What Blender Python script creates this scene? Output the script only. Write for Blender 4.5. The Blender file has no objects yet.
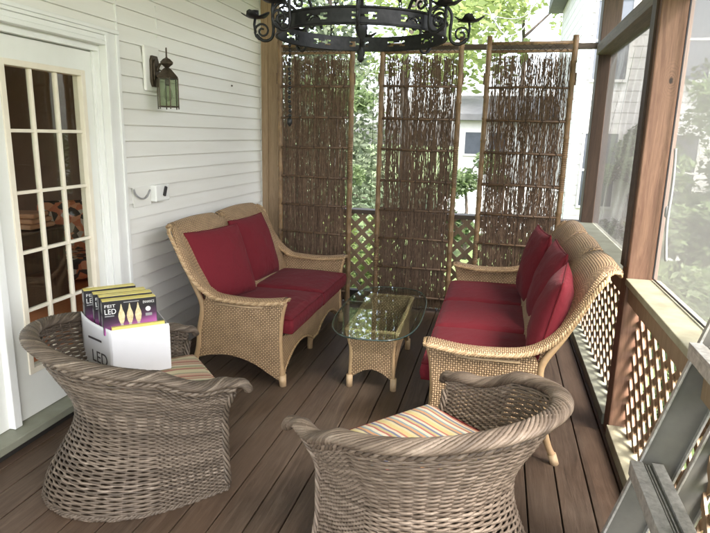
import bpy, math, random
from mathutils import Vector, Matrix, noise
random.seed(7)
PI=math.pi; R=math.radians
S=bpy.context.scene; COL=S.collection
# ------------------------------------------------------------ camera, sky, sun, exposure
cam_d=bpy.data.cameras.new('camera'); cam=bpy.data.objects.new('camera',cam_d); COL.objects.link(cam)
def cam_matrix():
    y,pi,r=-0.234803520,0.219885566,-0.0240857545
    f=Vector((math.sin(y)*math.cos(pi),math.cos(y)*math.cos(pi),-math.sin(pi)))
    ri=f.cross(Vector((0,0,1))).normalized(); d=f.cross(ri)
    r2=math.cos(r)*ri+math.sin(r)*d; d2=-math.sin(r)*ri+math.cos(r)*d
    m=Matrix((r2,-d2,-f)).transposed().to_4x4(); m.translation=Vector((0,0,1.65)); return m
cam.matrix_world=cam_matrix()
cam_d.sensor_width=36; cam_d.lens=590.27/710*36; cam_d.clip_start=.02; cam_d.clip_end=500
S.camera=cam
SUN_EL,SUN_AZ=R(50),R(128)          # azimuth clockwise from +Y
w=bpy.data.worlds.new('World'); S.world=w; w.use_nodes=True
nt=w.node_tree; bg=nt.nodes['Background']; sky=nt.nodes.new('ShaderNodeTexSky'); sky.sky_type='NISHITA'
sky.sun_disc=False; sky.sun_elevation=SUN_EL; sky.sun_rotation=SUN_AZ; sky.air_density=1.0; sky.dust_density=4.0; sky.ozone_density=1.0
hs=nt.nodes.new('ShaderNodeHueSaturation'); hs.inputs['Saturation'].default_value=.5; nt.links.new(sky.outputs[0],hs.inputs['Color']); nt.links.new(hs.outputs[0],bg.inputs[0]); bg.inputs[1].default_value=.15
sd=bpy.data.lights.new('sun','SUN'); sd.energy=1.4; sd.angle=R(20); sd.color=(1,.95,.88)
sun=bpy.data.objects.new('sun',sd); COL.objects.link(sun)
dirv=Vector((math.sin(SUN_AZ)*math.cos(SUN_EL),math.cos(SUN_AZ)*math.cos(SUN_EL),math.sin(SUN_EL)))
sun.rotation_euler=dirv.to_track_quat('Z','Y').to_euler()
S.view_settings.view_transform='Standard'; S.view_settings.look='None'; S.view_settings.gamma=1
S.view_settings.use_curve_mapping=False; S.view_settings.exposure=3.15

# ------------------------------------------------------------ materials
def new_mat(name):
    m=bpy.data.materials.new(name); m.use_nodes=True; n=m.node_tree.nodes; b=n['Principled BSDF']; return m,m.node_tree,b
def N(nt,t,**k):
    n=nt.nodes.new(t)
    for a,v in k.items(): setattr(n,a,v)
    return n
def math_n(nt,op,a,b=None,c=None):
    n=N(nt,'ShaderNodeMath',operation=op)
    for i,v in enumerate((a,b,c)):
        if v is None: continue
        if isinstance(v,(int,float)): n.inputs[i].default_value=v
        else: nt.links.new(v,n.inputs[i])
    return n.outputs[0]
def mixc(nt,f,a,b,mode='MIX'):
    n=N(nt,'ShaderNodeMix',data_type='RGBA',blend_type=mode)
    for i,v in ((0,f),(6,a),(7,b)):
        if isinstance(v,(int,float)): n.inputs[i].default_value=v
        elif isinstance(v,tuple): n.inputs[i].default_value=(*v,1) if len(v)==3 else v
        else: nt.links.new(v,n.inputs[i])
    return n.outputs[2]
def ramp(nt,f,stops,interp='LINEAR'):
    n=N(nt,'ShaderNodeValToRGB'); n.color_ramp.interpolation=interp; e=n.color_ramp.elements
    while len(e)<len(stops): e.new(.5)
    for x,(p,c) in zip(e,stops): x.position=p; x.color=(*c,1)
    nt.links.new(f,n.inputs[0]); return n.outputs[0]
def noise_n(nt,vec,scale,detail=4,rough=.6,dist=0):
    n=N(nt,'ShaderNodeTexNoise'); n.inputs['Scale'].default_value=scale; n.inputs['Detail'].default_value=detail
    n.inputs['Roughness'].default_value=rough; n.inputs['Distortion'].default_value=dist
    if vec is not None: nt.links.new(vec,n.inputs['Vector'])
    return n.outputs[0]
def coord(nt,which='Object',scale=None):
    t=N(nt,'ShaderNodeTexCoord').outputs[which]
    if scale is None: return t
    m=N(nt,'ShaderNodeMapping'); m.inputs['Scale'].default_value=scale; nt.links.new(t,m.inputs[0]); return m.outputs[0]
def bump(nt,b,h,strength=.3,dist=.01):
    n=N(nt,'ShaderNodeBump'); n.inputs['Strength'].default_value=strength; n.inputs['Distance'].default_value=dist
    nt.links.new(h,n.inputs['Height']); nt.links.new(n.outputs[0],b.inputs['Normal'])
def mat(name,c1,c2=None,scale=8,rough=.6,metal=0,stretch=(1,1,1),bs=.15,bd=.003,detail=5,spec=.5,coat=0):
    m,t,b=new_mat(name); v=coord(t,'Object',stretch); f=noise_n(t,v,scale,detail)
    c2=c2 or tuple(x*.8 for x in c1)
    t.links.new(ramp(t,f,[(.3,c1),(.7,c2)]),b.inputs['Base Color'])
    b.inputs['Roughness'].default_value=rough; b.inputs['Metallic'].default_value=metal
    b.inputs['Specular IOR Level'].default_value=spec; b.inputs['Coat Weight'].default_value=coat
    if bs: bump(t,b,f,bs,bd)
    return m
def wood(name,c1,c2,axis='Z',freq=26,rough=.6,knots=True):
    m,t,b=new_mat(name)
    st={'Z':(1,1,.06),'Y':(1,.06,1),'X':(.06,1,1)}[axis]
    v=coord(t,'Object',st); f=noise_n(t,v,freq,6,.65,1.2)
    fine=noise_n(t,v,freq*7,3,.7)
    col=ramp(t,f,[(.25,c1),(.45,c2),(.55,c1),(.75,c2)])
    col=mixc(t,.35,col,ramp(t,fine,[(.3,tuple(x*.5 for x in c1)),(.7,c2)]))
    if knots:
        vo=N(t,'ShaderNodeTexVoronoi'); vo.inputs['Scale'].default_value=1.7
        t.links.new(coord(t,'Object',{'Z':(1.6,1.6,1),'Y':(1.6,1,1.6),'X':(1,1.6,1.6)}[axis]),vo.inputs['Vector'])
        k=ramp(t,vo.outputs['Distance'],[(.03,(0,0,0)),(.075,(1,1,1))])
        col=mixc(t,k,tuple(x*.25 for x in c1),col)
    t.links.new(col,b.inputs['Base Color']); b.inputs['Roughness'].default_value=rough
    bump(t,b,fine,.25,.003); return m
def knot_post(name,c1,c2,kx,kz):
    m=wood(name,c1,c2,'Z',24); t=m.node_tree; b=t.nodes['Principled BSDF']; base=b.inputs['Base Color'].links[0].from_socket
    s=N(t,'ShaderNodeSeparateXYZ'); t.links.new(coord(t),s.inputs[0])
    dx=math_n(t,'SUBTRACT',s.outputs[0],kx); dz=math_n(t,'MULTIPLY',math_n(t,'SUBTRACT',s.outputs[2],kz),.5)
    d=math_n(t,'SQRT',math_n(t,'ADD',math_n(t,'MULTIPLY',dx,dx),math_n(t,'MULTIPLY',dz,dz)))
    d=math_n(t,'ADD',d,math_n(t,'MULTIPLY',math_n(t,'SUBTRACT',noise_n(t,coord(t),22,4),.5),.030))
    ring=math_n(t,'ABSOLUTE',math_n(t,'SINE',math_n(t,'MULTIPLY',d,420)))
    rc=mixc(t,ring,tuple(x*.55 for x in c1),c2)
    f=ramp(t,d,[(.018,(1,1,1)),(.055,(0,0,0))]); col=mixc(t,math_n(t,'MULTIPLY',f,.5),base,rc)
    core=ramp(t,d,[(.004,(1,1,1)),(.009,(0,0,0))]); col=mixc(t,core,col,(.02,.01,.006))
    t.links.new(col,b.inputs['Base Color']); return m
def strand_mat(name,stops,rough=.55,nz=30):
    """per-strand colour from uv.x (a random number), streaks along the strand"""
    m,t,b=new_mat(name); uv=coord(t,'UV'); s=N(t,'ShaderNodeSeparateXYZ'); t.links.new(uv,s.inputs[0])
    wn=N(t,'ShaderNodeTexWhiteNoise',noise_dimensions='1D'); t.links.new(s.outputs[0],wn.inputs['W'])
    nn=noise_n(t,coord(t,'Object'),nz,4)
    f=math_n(t,'ADD',math_n(t,'MULTIPLY',wn.outputs[0],.55),math_n(t,'MULTIPLY',nn,.5))
    t.links.new(ramp(t,f,stops),b.inputs['Base Color']); b.inputs['Roughness'].default_value=rough
    return m
def weave_mat(name,light,mid,dark,n=80):
    """flat woven resin cane: over-under squares in uv metres"""
    m,t,b=new_mat(name); uv=coord(t,'UV'); s=N(t,'ShaderNodeSeparateXYZ'); t.links.new(uv,s.inputs[0])
    u=math_n(t,'MULTIPLY',s.outputs[0],n); v=math_n(t,'MULTIPLY',s.outputs[1],n)
    su=math_n(t,'ABSOLUTE',math_n(t,'SINE',math_n(t,'MULTIPLY',u,PI))); sv=math_n(t,'ABSOLUTE',math_n(t,'SINE',math_n(t,'MULTIPLY',v,PI)))
    ch=math_n(t,'MODULO',math_n(t,'ADD',math_n(t,'FLOOR',u),math_n(t,'FLOOR',v)),2.0)
    ch=math_n(t,'ABSOLUTE',ch)
    # over strand: round across, long along ; under strand low
    a=math_n(t,'MULTIPLY',math_n(t,'POWER',su,.5),math_n(t,'POWER',sv,.35))
    c=math_n(t,'MULTIPLY',math_n(t,'POWER',sv,1.2),math_n(t,'MULTIPLY',su,.75))
    h=math_n(t,'ADD',math_n(t,'MULTIPLY',ch,a),math_n(t,'MULTIPLY',math_n(t,'SUBTRACT',1,ch),c))
    nz=noise_n(t,coord(t,'Object'),14,5)
    h2=math_n(t,'ADD',h,math_n(t,'MULTIPLY',math_n(t,'SUBTRACT',nz,.5),.5))
    t.links.new(ramp(t,h2,[(.12,dark),(.45,mid),(.95,light)]),b.inputs['Base Color'])  # ramp darkens the low weave gaps, putting their shade into the colour
    b.inputs['Roughness'].default_value=.5; bump(t,b,h,.9,.005); return m
def stripe_mat(name,cols,period):
    """woven striped fabric; stripes run along local x, repeat across local y"""
    m,t,b=new_mat(name); s=N(t,'ShaderNodeSeparateXYZ'); t.links.new(coord(t,'Object'),s.inputs[0])
    f=math_n(t,'FRACT',math_n(t,'ADD',math_n(t,'DIVIDE',s.outputs[1],period),10.0))
    tot=sum(w for w,_ in cols); st=[];p=0
    for w_,c in cols: st.append((p/tot,c)); p+=w_
    col=ramp(t,f,st,'CONSTANT')
    fine=noise_n(t,coord(t,'Object'),260,2); col=mixc(t,.25,col,mixc(t,fine,(.1,.08,.06),(.75,.7,.6)))
    t.links.new(col,b.inputs['Base Color']); b.inputs['Roughness'].default_value=.9; bump(t,b,fine,.3,.001); return m
def glass_mat(name,tint=(.9,.95,.92),refl=1.0,rough=.0):
    m,t,b=new_mat(name); t.nodes.remove(b); out=t.nodes['Material Output']
    tr=N(t,'ShaderNodeBsdfTransparent'); tr.inputs[0].default_value=(*tint,1)
    gl=N(t,'ShaderNodeBsdfGlossy'); gl.inputs['Roughness'].default_value=rough
    fr=N(t,'ShaderNodeFresnel'); ge=N(t,'ShaderNodeNewGeometry'); t.links.new(math_n(t,'SUBTRACT',1.5,math_n(t,'MULTIPLY',ge.outputs['Backfacing'],1.5-1/1.5)),fr.inputs[0])
    mx=N(t,'ShaderNodeMixShader'); t.links.new(math_n(t,'MULTIPLY',fr.outputs[0],refl),mx.inputs[0])
    t.links.new(tr.outputs[0],mx.inputs[1]); t.links.new(gl.outputs[0],mx.inputs[2]); t.links.new(mx.outputs[0],out.inputs[0]); return m
def film_mat(name,col,opac,rough=.4,glossw=.15):
    m,t,b=new_mat(name); out=t.nodes['Material Output']
    tr=N(t,'ShaderNodeBsdfTransparent'); b.inputs['Base Color'].default_value=(*col,1); b.inputs['Roughness'].default_value=rough
    b.inputs['Specular IOR Level'].default_value=glossw*2
    mx=N(t,'ShaderNodeMixShader'); nz=noise_n(t,coord(t,'Object'),3,4)
    t.links.new(math_n(t,'ADD',opac-.08,math_n(t,'MULTIPLY',nz,.16)),mx.inputs[0])
    tl=N(t,'ShaderNodeBsdfTranslucent'); tl.inputs[0].default_value=(*col,1); m2=N(t,'ShaderNodeMixShader'); m2.inputs[0].default_value=.35
    t.links.new(b.outputs[0],m2.inputs[1]); t.links.new(tl.outputs[0],m2.inputs[2])
    t.links.new(tr.outputs[0],mx.inputs[1]); t.links.new(m2.outputs[0],mx.inputs[2]); t.links.new(mx.outputs[0],out.inputs[0]); return m

def deck_mat():
    m,t,b=new_mat('weathered_deck'); v=coord(t); s=N(t,'ShaderNodeSeparateXYZ'); t.links.new(v,s.inputs[0])
    bi=math_n(t,'FLOOR',math_n(t,'DIVIDE',math_n(t,'ADD',s.outputs[0],10-.2337+.0),.1475))
    wn=N(t,'ShaderNodeTexWhiteNoise',noise_dimensions='1D'); t.links.new(bi,wn.inputs['W'])
    off=N(t,'ShaderNodeCombineXYZ'); t.links.new(math_n(t,'MULTIPLY',wn.outputs[0],37.0),off.inputs[1]); t.links.new(math_n(t,'MULTIPLY',wn.outputs[0],5.0),off.inputs[2])
    ad=N(t,'ShaderNodeVectorMath',operation='ADD'); t.links.new(v,ad.inputs[0]); t.links.new(off.outputs[0],ad.inputs[1])
    mp=N(t,'ShaderNodeMapping'); mp.inputs['Scale'].default_value=(1,.07,1); t.links.new(ad.outputs[0],mp.inputs[0])
    g=noise_n(t,mp.outputs[0],38,6,.7,.8); blot=noise_n(t,v,2.2,5,.6)
    c=ramp(t,g,[(.25,(.030,.019,.012)),(.5,(.076,.050,.034)),(.75,(.135,.095,.068))])
    c=mixc(t,math_n(t,'MULTIPLY',wn.outputs[0],.45),c,(.115,.068,.042))
    c=mixc(t,ramp(t,blot,[(.45,(0,0,0)),(.75,(.5,.5,.5))]),c,(.145,.108,.080))
    t.links.new(c,b.inputs['Base Color'])
    t.links.new(math_n(t,'ADD',.42,math_n(t,'MULTIPLY',blot,.35)),b.inputs['Roughness']); b.inputs['Specular IOR Level'].default_value=.4
    bump(t,b,g,.5,.004); return m
M={}
M['deck']=deck_mat()
M['siding']=mat('white_vinyl_siding',(.80,.80,.77),(.74,.73,.69),3,.45,stretch=(1,.25,2.5),bs=.03)
M['trim']=mat('white_trim_paint',(.80,.81,.80),(.75,.76,.74),5,.4,bs=.04)
M['door']=mat('white_door_paint',(.78,.79,.76),(.73,.74,.70),4,.35,bs=.03)
M['cream']=mat('cream_grille',(.79,.74,.63),(.74,.68,.56),9,.4,bs=.03)
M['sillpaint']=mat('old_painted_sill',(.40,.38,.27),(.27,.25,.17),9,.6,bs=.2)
M['sillpaint2']=mat('old_painted_sill_dark',(.26,.27,.21),(.20,.20,.15),9,.6,bs=.2)  # darker copy of the sill paint with shade put in; also the threshold's grey
M['darkgap']=mat('dark_gap_and_board',(.02,.017,.014),None,9,.8)  # near-black that paints shade in gaps, also used on dark boards
M['post']=wood('reddish_post_wood',(.15,.073,.045),(.25,.140,.088),'Z',24)
M['postk']=knot_post('knotted_post_wood',(.15,.073,.045),(.25,.140,.088),.012,1.95)
M['postdark']=wood('dark_post_wood',(.045,.024,.015),(.08,.045,.028),'Z',24)
M['beam']=wood('beam_wood',(.10,.07,.045),(.17,.12,.085),'Y',24)
M['railwood']=wood('dark_rail_wood',(.07,.05,.035),(.12,.09,.065),'X',24)
M['studwood']=wood('stud_wood',(.30,.20,.115),(.40,.28,.175),'Z',24)
M['lattice']=wood('lattice_wood',(.24,.145,.08),(.36,.24,.145),'Z',40,knots=False)
M['latticeb']=wood('lattice_wood_rear',(.25,.17,.10),(.34,.24,.15),'Z',40,knots=False)
M['ceil']=mat('porch_ceiling',(.55,.52,.45),None,5,.7)
M['iron']=mat('black_wrought_iron',(.012,.012,.014),(.03,.03,.032),40,.45,.6,bs=.4,bd=.002)
M['bronze']=mat('aged_bronze',(.06,.045,.032),(.11,.085,.06),40,.45,.6,bs=.2)
M['twig']=strand_mat('willow_twigs',[(.15,(.038,.021,.013)),(.5,(.120,.072,.045)),(.9,(.27,.175,.112))],.7)
M['bamboo']=mat('bamboo_pole',(.30,.19,.095),(.13,.078,.042),30,.5,stretch=(1,1,.4),bs=.1)
M['bambood']=mat('bamboo_rung',(.17,.10,.055),(.08,.048,.028),16,.5,bs=.1)
M['lash']=mat('lashing',(.05,.03,.02),None,30,.7)
M['cane']=weave_mat('woven_tan_cane',(.62,.43,.255),(.41,.265,.145),(.070,.038,.018))
M['canetrim']=strand_mat('braided_tan_cane',[(.1,(.30,.19,.095)),(.6,(.46,.31,.17)),(.95,(.62,.46,.29))],.5)
M['wick']=strand_mat('grey_brown_wicker',[(.1,(.055,.037,.026)),(.45,(.135,.098,.070)),(.75,(.23,.175,.132)),(.98,(.40,.33,.265))],.6,24)
M['wickd']=strand_mat('grey_brown_wicker_darker',[(.1,(.040,.029,.020)),(.45,(.088,.065,.046)),(.75,(.165,.127,.094)),(.98,(.35,.29,.23))],.6,24)  # same wicker in darker tones, for the left chair
def fabric(name,c):
    m,t,b=new_mat(name); v=coord(t); f=noise_n(t,v,420,2); g=noise_n(t,v,5,4)
    col=mixc(t,f,tuple(x*.8 for x in c),tuple(min(1,x*1.15) for x in c)); col=mixc(t,math_n(t,'MULTIPLY',g,.3),col,tuple(x*.75 for x in c))
    t.links.new(col,b.inputs['Base Color']); b.inputs['Roughness'].default_value=.85; b.inputs['Sheen Weight'].default_value=.03; b.inputs['Specular IOR Level'].default_value=.2
    h=math_n(t,'ADD',math_n(t,'MULTIPLY',f,.06),noise_n(t,v,9,3,.5,.6)); bump(t,b,h,.85,.014); return m
M['red']=fabric('crimson_fabric',(.150,.014,.022))
M['redpipe']=fabric('crimson_piping',(.12,.007,.012))
M['stripeL']=stripe_mat('faded_stripe_fabric',[(3,(.55,.47,.28)),(1.5,(.32,.09,.06)),(1,(.50,.38,.2)),(1.2,(.20,.23,.12)),(1.5,(.58,.50,.34)),(1,(.38,.13,.08)),(.8,(.5,.42,.26)),(1.6,(.30,.08,.05)),(2,(.52,.30,.20)),(1,(.24,.25,.14))],.20)
M['stripeR']=stripe_mat('bright_stripe_fabric',[(2.0,(.55,.43,.15)),(.8,(.42,.06,.03)),(1.1,(.60,.52,.38)),(1.0,(.05,.08,.22)),(1.2,(.45,.36,.14)),(.9,(.36,.03,.03)),(1.4,(.62,.55,.40)),(.9,(.14,.24,.28)),(1.2,(.52,.22,.07)),(.8,(.08,.05,.08)),(1.2,(.56,.48,.26))],.150)
M['glass']=glass_mat('clear_pane',(.93,.94,.92),1.0)
M['tglass']=glass_mat('table_glass',(.86,.91,.87),1.0)
M['tedge']=mat('glass_edge_green',(.03,.055,.045),None,6,.1,spec=1)
M['lglass']=glass_mat('lantern_glass',(.80,.84,.74),1.2,.1)
M['mesh']=film_mat('insect_screen',(.26,.255,.25),.58)
M['plastic']=film_mat('wrinkled_plastic_film',(.105,.10,.10),.82,.25,.4)
M['alu']=mat('worn_aluminium',(.60,.59,.56),(.33,.32,.30),45,.45,.45,stretch=(1,1,1),bs=.25,bd=.002)
M['alud']=mat('dull_aluminium_web',(.165,.160,.140),(.115,.112,.098),7,.6,.15,bs=.05)
M['card']=mat('white_card',(.74,.74,.76),(.70,.70,.72),5,.5,bs=.02)
M['cardg']=mat('grey_print_card',(.40,.39,.38),(.36,.35,.34),5,.5,bs=.02)
M['ink']=mat('dark_ink',(.06,.05,.055),None,5,.5,bs=0)
M['pblack']=mat('black_carton',(.018,.017,.02),(.03,.028,.032),8,.3,bs=0)
M['pyellow']=mat('yellow_carton',(.72,.60,.13),(.62,.55,.2),8,.4,bs=0)
M['pwhite']=mat('white_print',(.8,.8,.8),None,8,.4,bs=0)
M['pgrey']=mat('grey_print',(.33,.33,.34),None,8,.4,bs=0)
M['bulbg']=mat('bulb_print',(.52,.42,.22),(.75,.66,.42),60,.3,bs=0)
M['bulbd']=mat('bulb_cap_print',(.5,.47,.42),None,60,.3,bs=0)
def purple():
    m,t,b=new_mat('purple_gradient_print'); s=N(t,'ShaderNodeSeparateXYZ'); t.links.new(coord(t),s.inputs[0])
    c=ramp(t,math_n(t,'SUBTRACT',math_n(t,'MULTIPLY',s.outputs[2],6.25),math_n(t,'SUBTRACT',math_n(t,'MULTIPLY',s.outputs[0],1.2),.22)),[(0,(.62,.22,.52)),(.22,(.45,.12,.36)),(.5,(.08,.035,.075)),(.75,(.02,.018,.022))])
    t.links.new(c,b.inputs['Base Color']); b.inputs['Roughness'].default_value=.3; return m
M['ppurple']=purple()
M['grass']=mat('lawn',(.12,.17,.055),(.075,.11,.035),2,.9,bs=.4)
M['leafc']=strand_mat('conifer_leaves',[(.2,(.05,.068,.04)),(.9,(.11,.135,.08))],.7,2)
M['leafd']=strand_mat('bright_leaves',[(.2,(.11,.15,.04)),(.9,(.23,.28,.10))],.6,2)
M['leafm']=strand_mat('green_leaves',[(.2,(.055,.085,.035)),(.9,(.13,.175,.075))],.6,2)
for _k in ('leafc','leafd','leafm'):
    _t=M[_k].node_tree; _b=_t.nodes['Principled BSDF']; _c=_b.inputs['Base Color'].links[0].from_socket
    _tr=_t.nodes.new('ShaderNodeBsdfTranslucent'); _m=_t.nodes.new('ShaderNodeMixShader'); _m.inputs[0].default_value=.45
    _hs=_t.nodes.new('ShaderNodeHueSaturation'); _hs.inputs['Value'].default_value=1.6; _t.links.new(_c,_hs.inputs['Color']); _t.links.new(_hs.outputs[0],_tr.inputs[0])
    _t.links.new(_b.outputs[0],_m.inputs[1]); _t.links.new(_tr.outputs[0],_m.inputs[2]); _t.links.new(_m.outputs[0],_t.nodes['Material Output'].inputs[0])
M['bark']=mat('bark',(.09,.07,.055),(.04,.032,.026),12,.9,stretch=(1,1,.2),bs=.6,bd=.02)
M['hwall']=mat('neighbour_white_siding',(.78,.75,.70),None,2,.6)
M['hroof']=mat('neighbour_grey_roof',(.18,.175,.17),None,6,.8)
M['hwin']=mat('neighbour_window',(.10,.11,.13),None,6,.15)
M['latw']=mat('white_lattice',(.72,.72,.7),None,6,.6)
M['ifloor']=wood('orange_floorboards',(.75,.22,.07),(.85,.31,.11),'Y',20,.3,False)
M['iwall']=mat('interior_wall',(.22,.14,.09),None,3,.7)
M['cab']=wood('cabinet_wood',(.05,.025,.013),(.09,.045,.022),'Z',20,.4,False)
def floral():
    m,t,b=new_mat('floral_upholstery'); vo=N(t,'ShaderNodeTexVoronoi'); vo.inputs['Scale'].default_value=14; t.links.new(coord(t),vo.inputs['Vector'])
    s=N(t,'ShaderNodeSeparateColor'); t.links.new(vo.outputs['Color'],s.inputs[0])
    t.links.new(ramp(t,s.outputs[0],[(0,(.05,.04,.03)),(.35,(.70,.22,.10)),(.6,(.8,.38,.2)),(.8,(.7,.62,.5))],'CONSTANT'),b.inputs['Base Color']); return m
M['floral']=floral()
M['peach']=mat('peach_cloth',(.62,.36,.2),(.5,.25,.13),9,.8)

# ------------------------------------------------------------ mesh helpers
class B:
    def __init__(s): s.v=[];s.f=[];s.uv=[]          # uv per face list
    def add(s,vs,fs,uvs=None):
        o=len(s.v); s.v+=[tuple(p) for p in vs]
        for i,f in enumerate(fs):
            s.f.append(tuple(a+o for a in f)); s.uv.append(uvs[i] if uvs else None)
    def box(s,c,d,rot=None):
        hx,hy,hz=d[0]/2,d[1]/2,d[2]/2; c=Vector(c)
        vs=[Vector((x,y,z)) for x in(-hx,hx) for y in(-hy,hy) for z in(-hz,hz)]
        if rot is not None: vs=[rot@p for p in vs]
        s.add([c+p for p in vs],[(0,1,3,2),(4,6,7,5),(0,4,5,1),(2,3,7,6),(0,2,6,4),(1,5,7,3)]); return s
    def bb(s,x0,x1,y0,y1,z0,z1): return s.box(((x0+x1)/2,(y0+y1)/2,(z0+z1)/2),(x1-x0,y1-y0,z1-z0))
    def tube(s,pts,r,n=6,closed=False,cap=True,sq=1.0,up=None,uid=None,ph=0):
        pts=[Vector(p) for p in pts]; m=len(pts); rr=r if isinstance(r,(list,tuple)) else [r]*m
        uid=random.random() if uid is None else uid; vs=[];L=0;Ls=[]
        last=None
        for i,p in enumerate(pts):
            a=pts[(i-1)%m] if closed or i>0 else p; b=pts[(i+1)%m] if closed or i<m-1 else p
            t=(b-a); t=t.normalized() if t.length>1e-9 else Vector((0,0,1))
            if up is not None: u=Vector(up)
            else: u=last if last is not None else (Vector((0,0,1)) if abs(t.z)<.9 else Vector((1,0,0)))
            s1=t.cross(u)
            if s1.length<1e-6: s1=t.cross(Vector((.3,1,.2)))
            s1.normalize(); u2=s1.cross(t).normalized(); last=u2
            if i: L+=(p-pts[i-1]).length
            Ls.append(L)
            for k in range(n):
                an=2*PI*k/n+ph; vs.append(p+(s1*math.cos(an)+u2*(math.sin(an)*sq))*rr[i])
        fs=[];uv=[]
        for i in range(m if closed else m-1):
            j=(i+1)%m
            for k in range(n):
                k2=(k+1)%n; fs.append((i*n+k,j*n+k,j*n+k2,i*n+k2)); uv.append([(uid,Ls[i]),(uid,Ls[j]),(uid,Ls[j]),(uid,Ls[i])])
        if cap and not closed:
            fs.append(tuple(range(n))); uv.append([(uid,0)]*n)
            fs.append(tuple((m-1)*n+k for k in reversed(range(n)))); uv.append([(uid,L)]*n)
        s.add(vs,fs,uv); return s
    def lathe(s,prof,n=16,c=(0,0,0)):
        vs=[];c=Vector(c)
        for r,z in prof:
            for k in range(n):
                a=2*PI*k/n; vs.append(c+Vector((r*math.cos(a),r*math.sin(a),z)))
        fs=[(i*n+k,i*n+(k+1)%n,(i+1)*n+(k+1)%n,(i+1)*n+k) for i in range(len(prof)-1) for k in range(n)]
        fs.append(tuple(reversed(range(n)))); fs.append(tuple((len(prof)-1)*n+k for k in range(n)))
        s.add(vs,fs); return s
    def prism(s,poly,axis,a,b):
        """poly in the two other axes, extruded along axis from a to b; uv in metres"""
        def P(u,v,w): return {'x':(w,u,v),'y':(u,w,v),'z':(u,v,w)}[axis]
        n=len(poly); vs=[P(u,v,a) for u,v in poly]+[P(u,v,b) for u,v in poly]
        # n-gons triangulated in fan-safe way by blender; keep as ngon
        L=[0]
        for i in range(n): L.append(L[-1]+math.dist(poly[i],poly[(i+1)%n]))
        fs=[tuple(range(n)),tuple(range(2*n-1,n-1,-1))]; uv=[[tuple(p) for p in poly],[tuple(p) for p in reversed(poly)]]
        for i in range(n):
            j=(i+1)%n; fs.append((i,n+i,n+j,j)); uv.append([(L[i],a),(L[i],b),(L[i+1],b),(L[i+1],a)])
        s.add(vs,fs,uv); return s
    def grid(s,fn,nu,nv,closed_u=False,su=1,sv=1):
        vs=[];uv=[];fs=[]
        for i in range(nu+1):
            for j in range(nv+1): vs.append(fn(i/nu,j/nv))
        for i in range(nu):
            for j in range(nv):
                a=i*(nv+1)+j; fs.append((a,a+nv+1,a+nv+2,a+1))
                uv.append([(i/nu*su,j/nv*sv),((i+1)/nu*su,j/nv*sv),((i+1)/nu*su,(j+1)/nv*sv),(i/nu*su,(j+1)/nv*sv)])
        s.add(vs,fs,uv); return s
def obj(name,b,m,parent=None,smooth=False,label=None,solid=0,bev=0,fix=True):
    me=bpy.data.meshes.new(name); me.from_pydata(b.v,[],b.f)
    if any(u is not None for u in b.uv):
        ul=me.uv_layers.new(name='UVMap'); i=0; flat=[]
        for f,u in zip(b.f,b.uv):
            for k in range(len(f)): flat+= list(u[k][:2]) if u else [0,0]
        ul.data.foreach_set('uv',flat)
    me.materials.append(m if not isinstance(m,str) else M[m])
    if smooth: me.polygons.foreach_set('use_smooth',[True]*len(me.polygons))
    me.update()
    if fix:
        import bmesh
        bm=bmesh.new(); bm.from_mesh(me); bmesh.ops.recalc_face_normals(bm,faces=bm.faces); bm.to_mesh(me); bm.free()
    o=bpy.data.objects.new(name,me); COL.objects.link(o)
    if parent is not None: o.parent=parent
    if label: o['label']=label
    if solid:
        md=o.modifiers.new('solid','SOLIDIFY'); md.thickness=solid; md.offset=0
    if bev:
        md=o.modifiers.new('bev','BEVEL'); md.width=bev; md.segments=2; md.limit_method='ANGLE'
    return o
def tag(o,label=None,cat=None,group=None,kind=None):
    if label: o['label']=label
    if cat: o['category']=cat
    if group: o['group']=group
    if kind: o['kind']=kind
    return o
def thing(name,label,cat,loc=(0,0,0),rz=0,group=None):
    o=bpy.data.objects.new(name,None); COL.objects.link(o); o.location=loc; o.rotation_euler=(0,0,rz); o.empty_display_size=.1
    return tag(o,label,cat,group)
def dup(o,parent=None,top=True):
    c=o.copy(); COL.objects.link(c); c.parent=parent
    for ch in list(o.children): dup(ch,c,False)
    return c
def text(name,body,size,parent,m,loc,mtx,ext=.0004,width=None):
    cu=bpy.data.curves.new(name,'FONT'); cu.body=body; cu.size=size; cu.extrude=ext; cu.align_x='LEFT'
    t=bpy.data.objects.new(name+'_tmp',cu); COL.objects.link(t)
    dg=bpy.context.evaluated_depsgraph_get(); me=bpy.data.meshes.new_from_object(t.evaluated_get(dg))
    bpy.data.objects.remove(t); me.materials.clear(); me.materials.append(M[m])
    if width:
        xs=[v.co.x for v in me.vertices]; k=width/(max(xs)-min(xs))
        for v in me.vertices: v.co.x*=k
    o=bpy.data.objects.new(name,me); COL.objects.link(o); o.parent=parent; o.matrix_local=Matrix.Translation(loc)@mtx.to_4x4(); return o
def spline(pts,n=8):
    """Catmull-Rom through pts (tuples of any length)"""
    P=[pts[0]]+list(pts)+[pts[-1]]; out=[]
    for i in range(1,len(P)-2):
        for k in range(n):
            t=k/n; out.append(tuple(.5*((2*b)+(-a+c)*t+(2*a-5*b+4*c-d)*t*t+(-a+3*b-3*c+d)*t**3) for a,b,c,d in zip(P[i-1],P[i],P[i+1],P[i+2])))
    out.append(tuple(pts[-1])); return out
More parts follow.
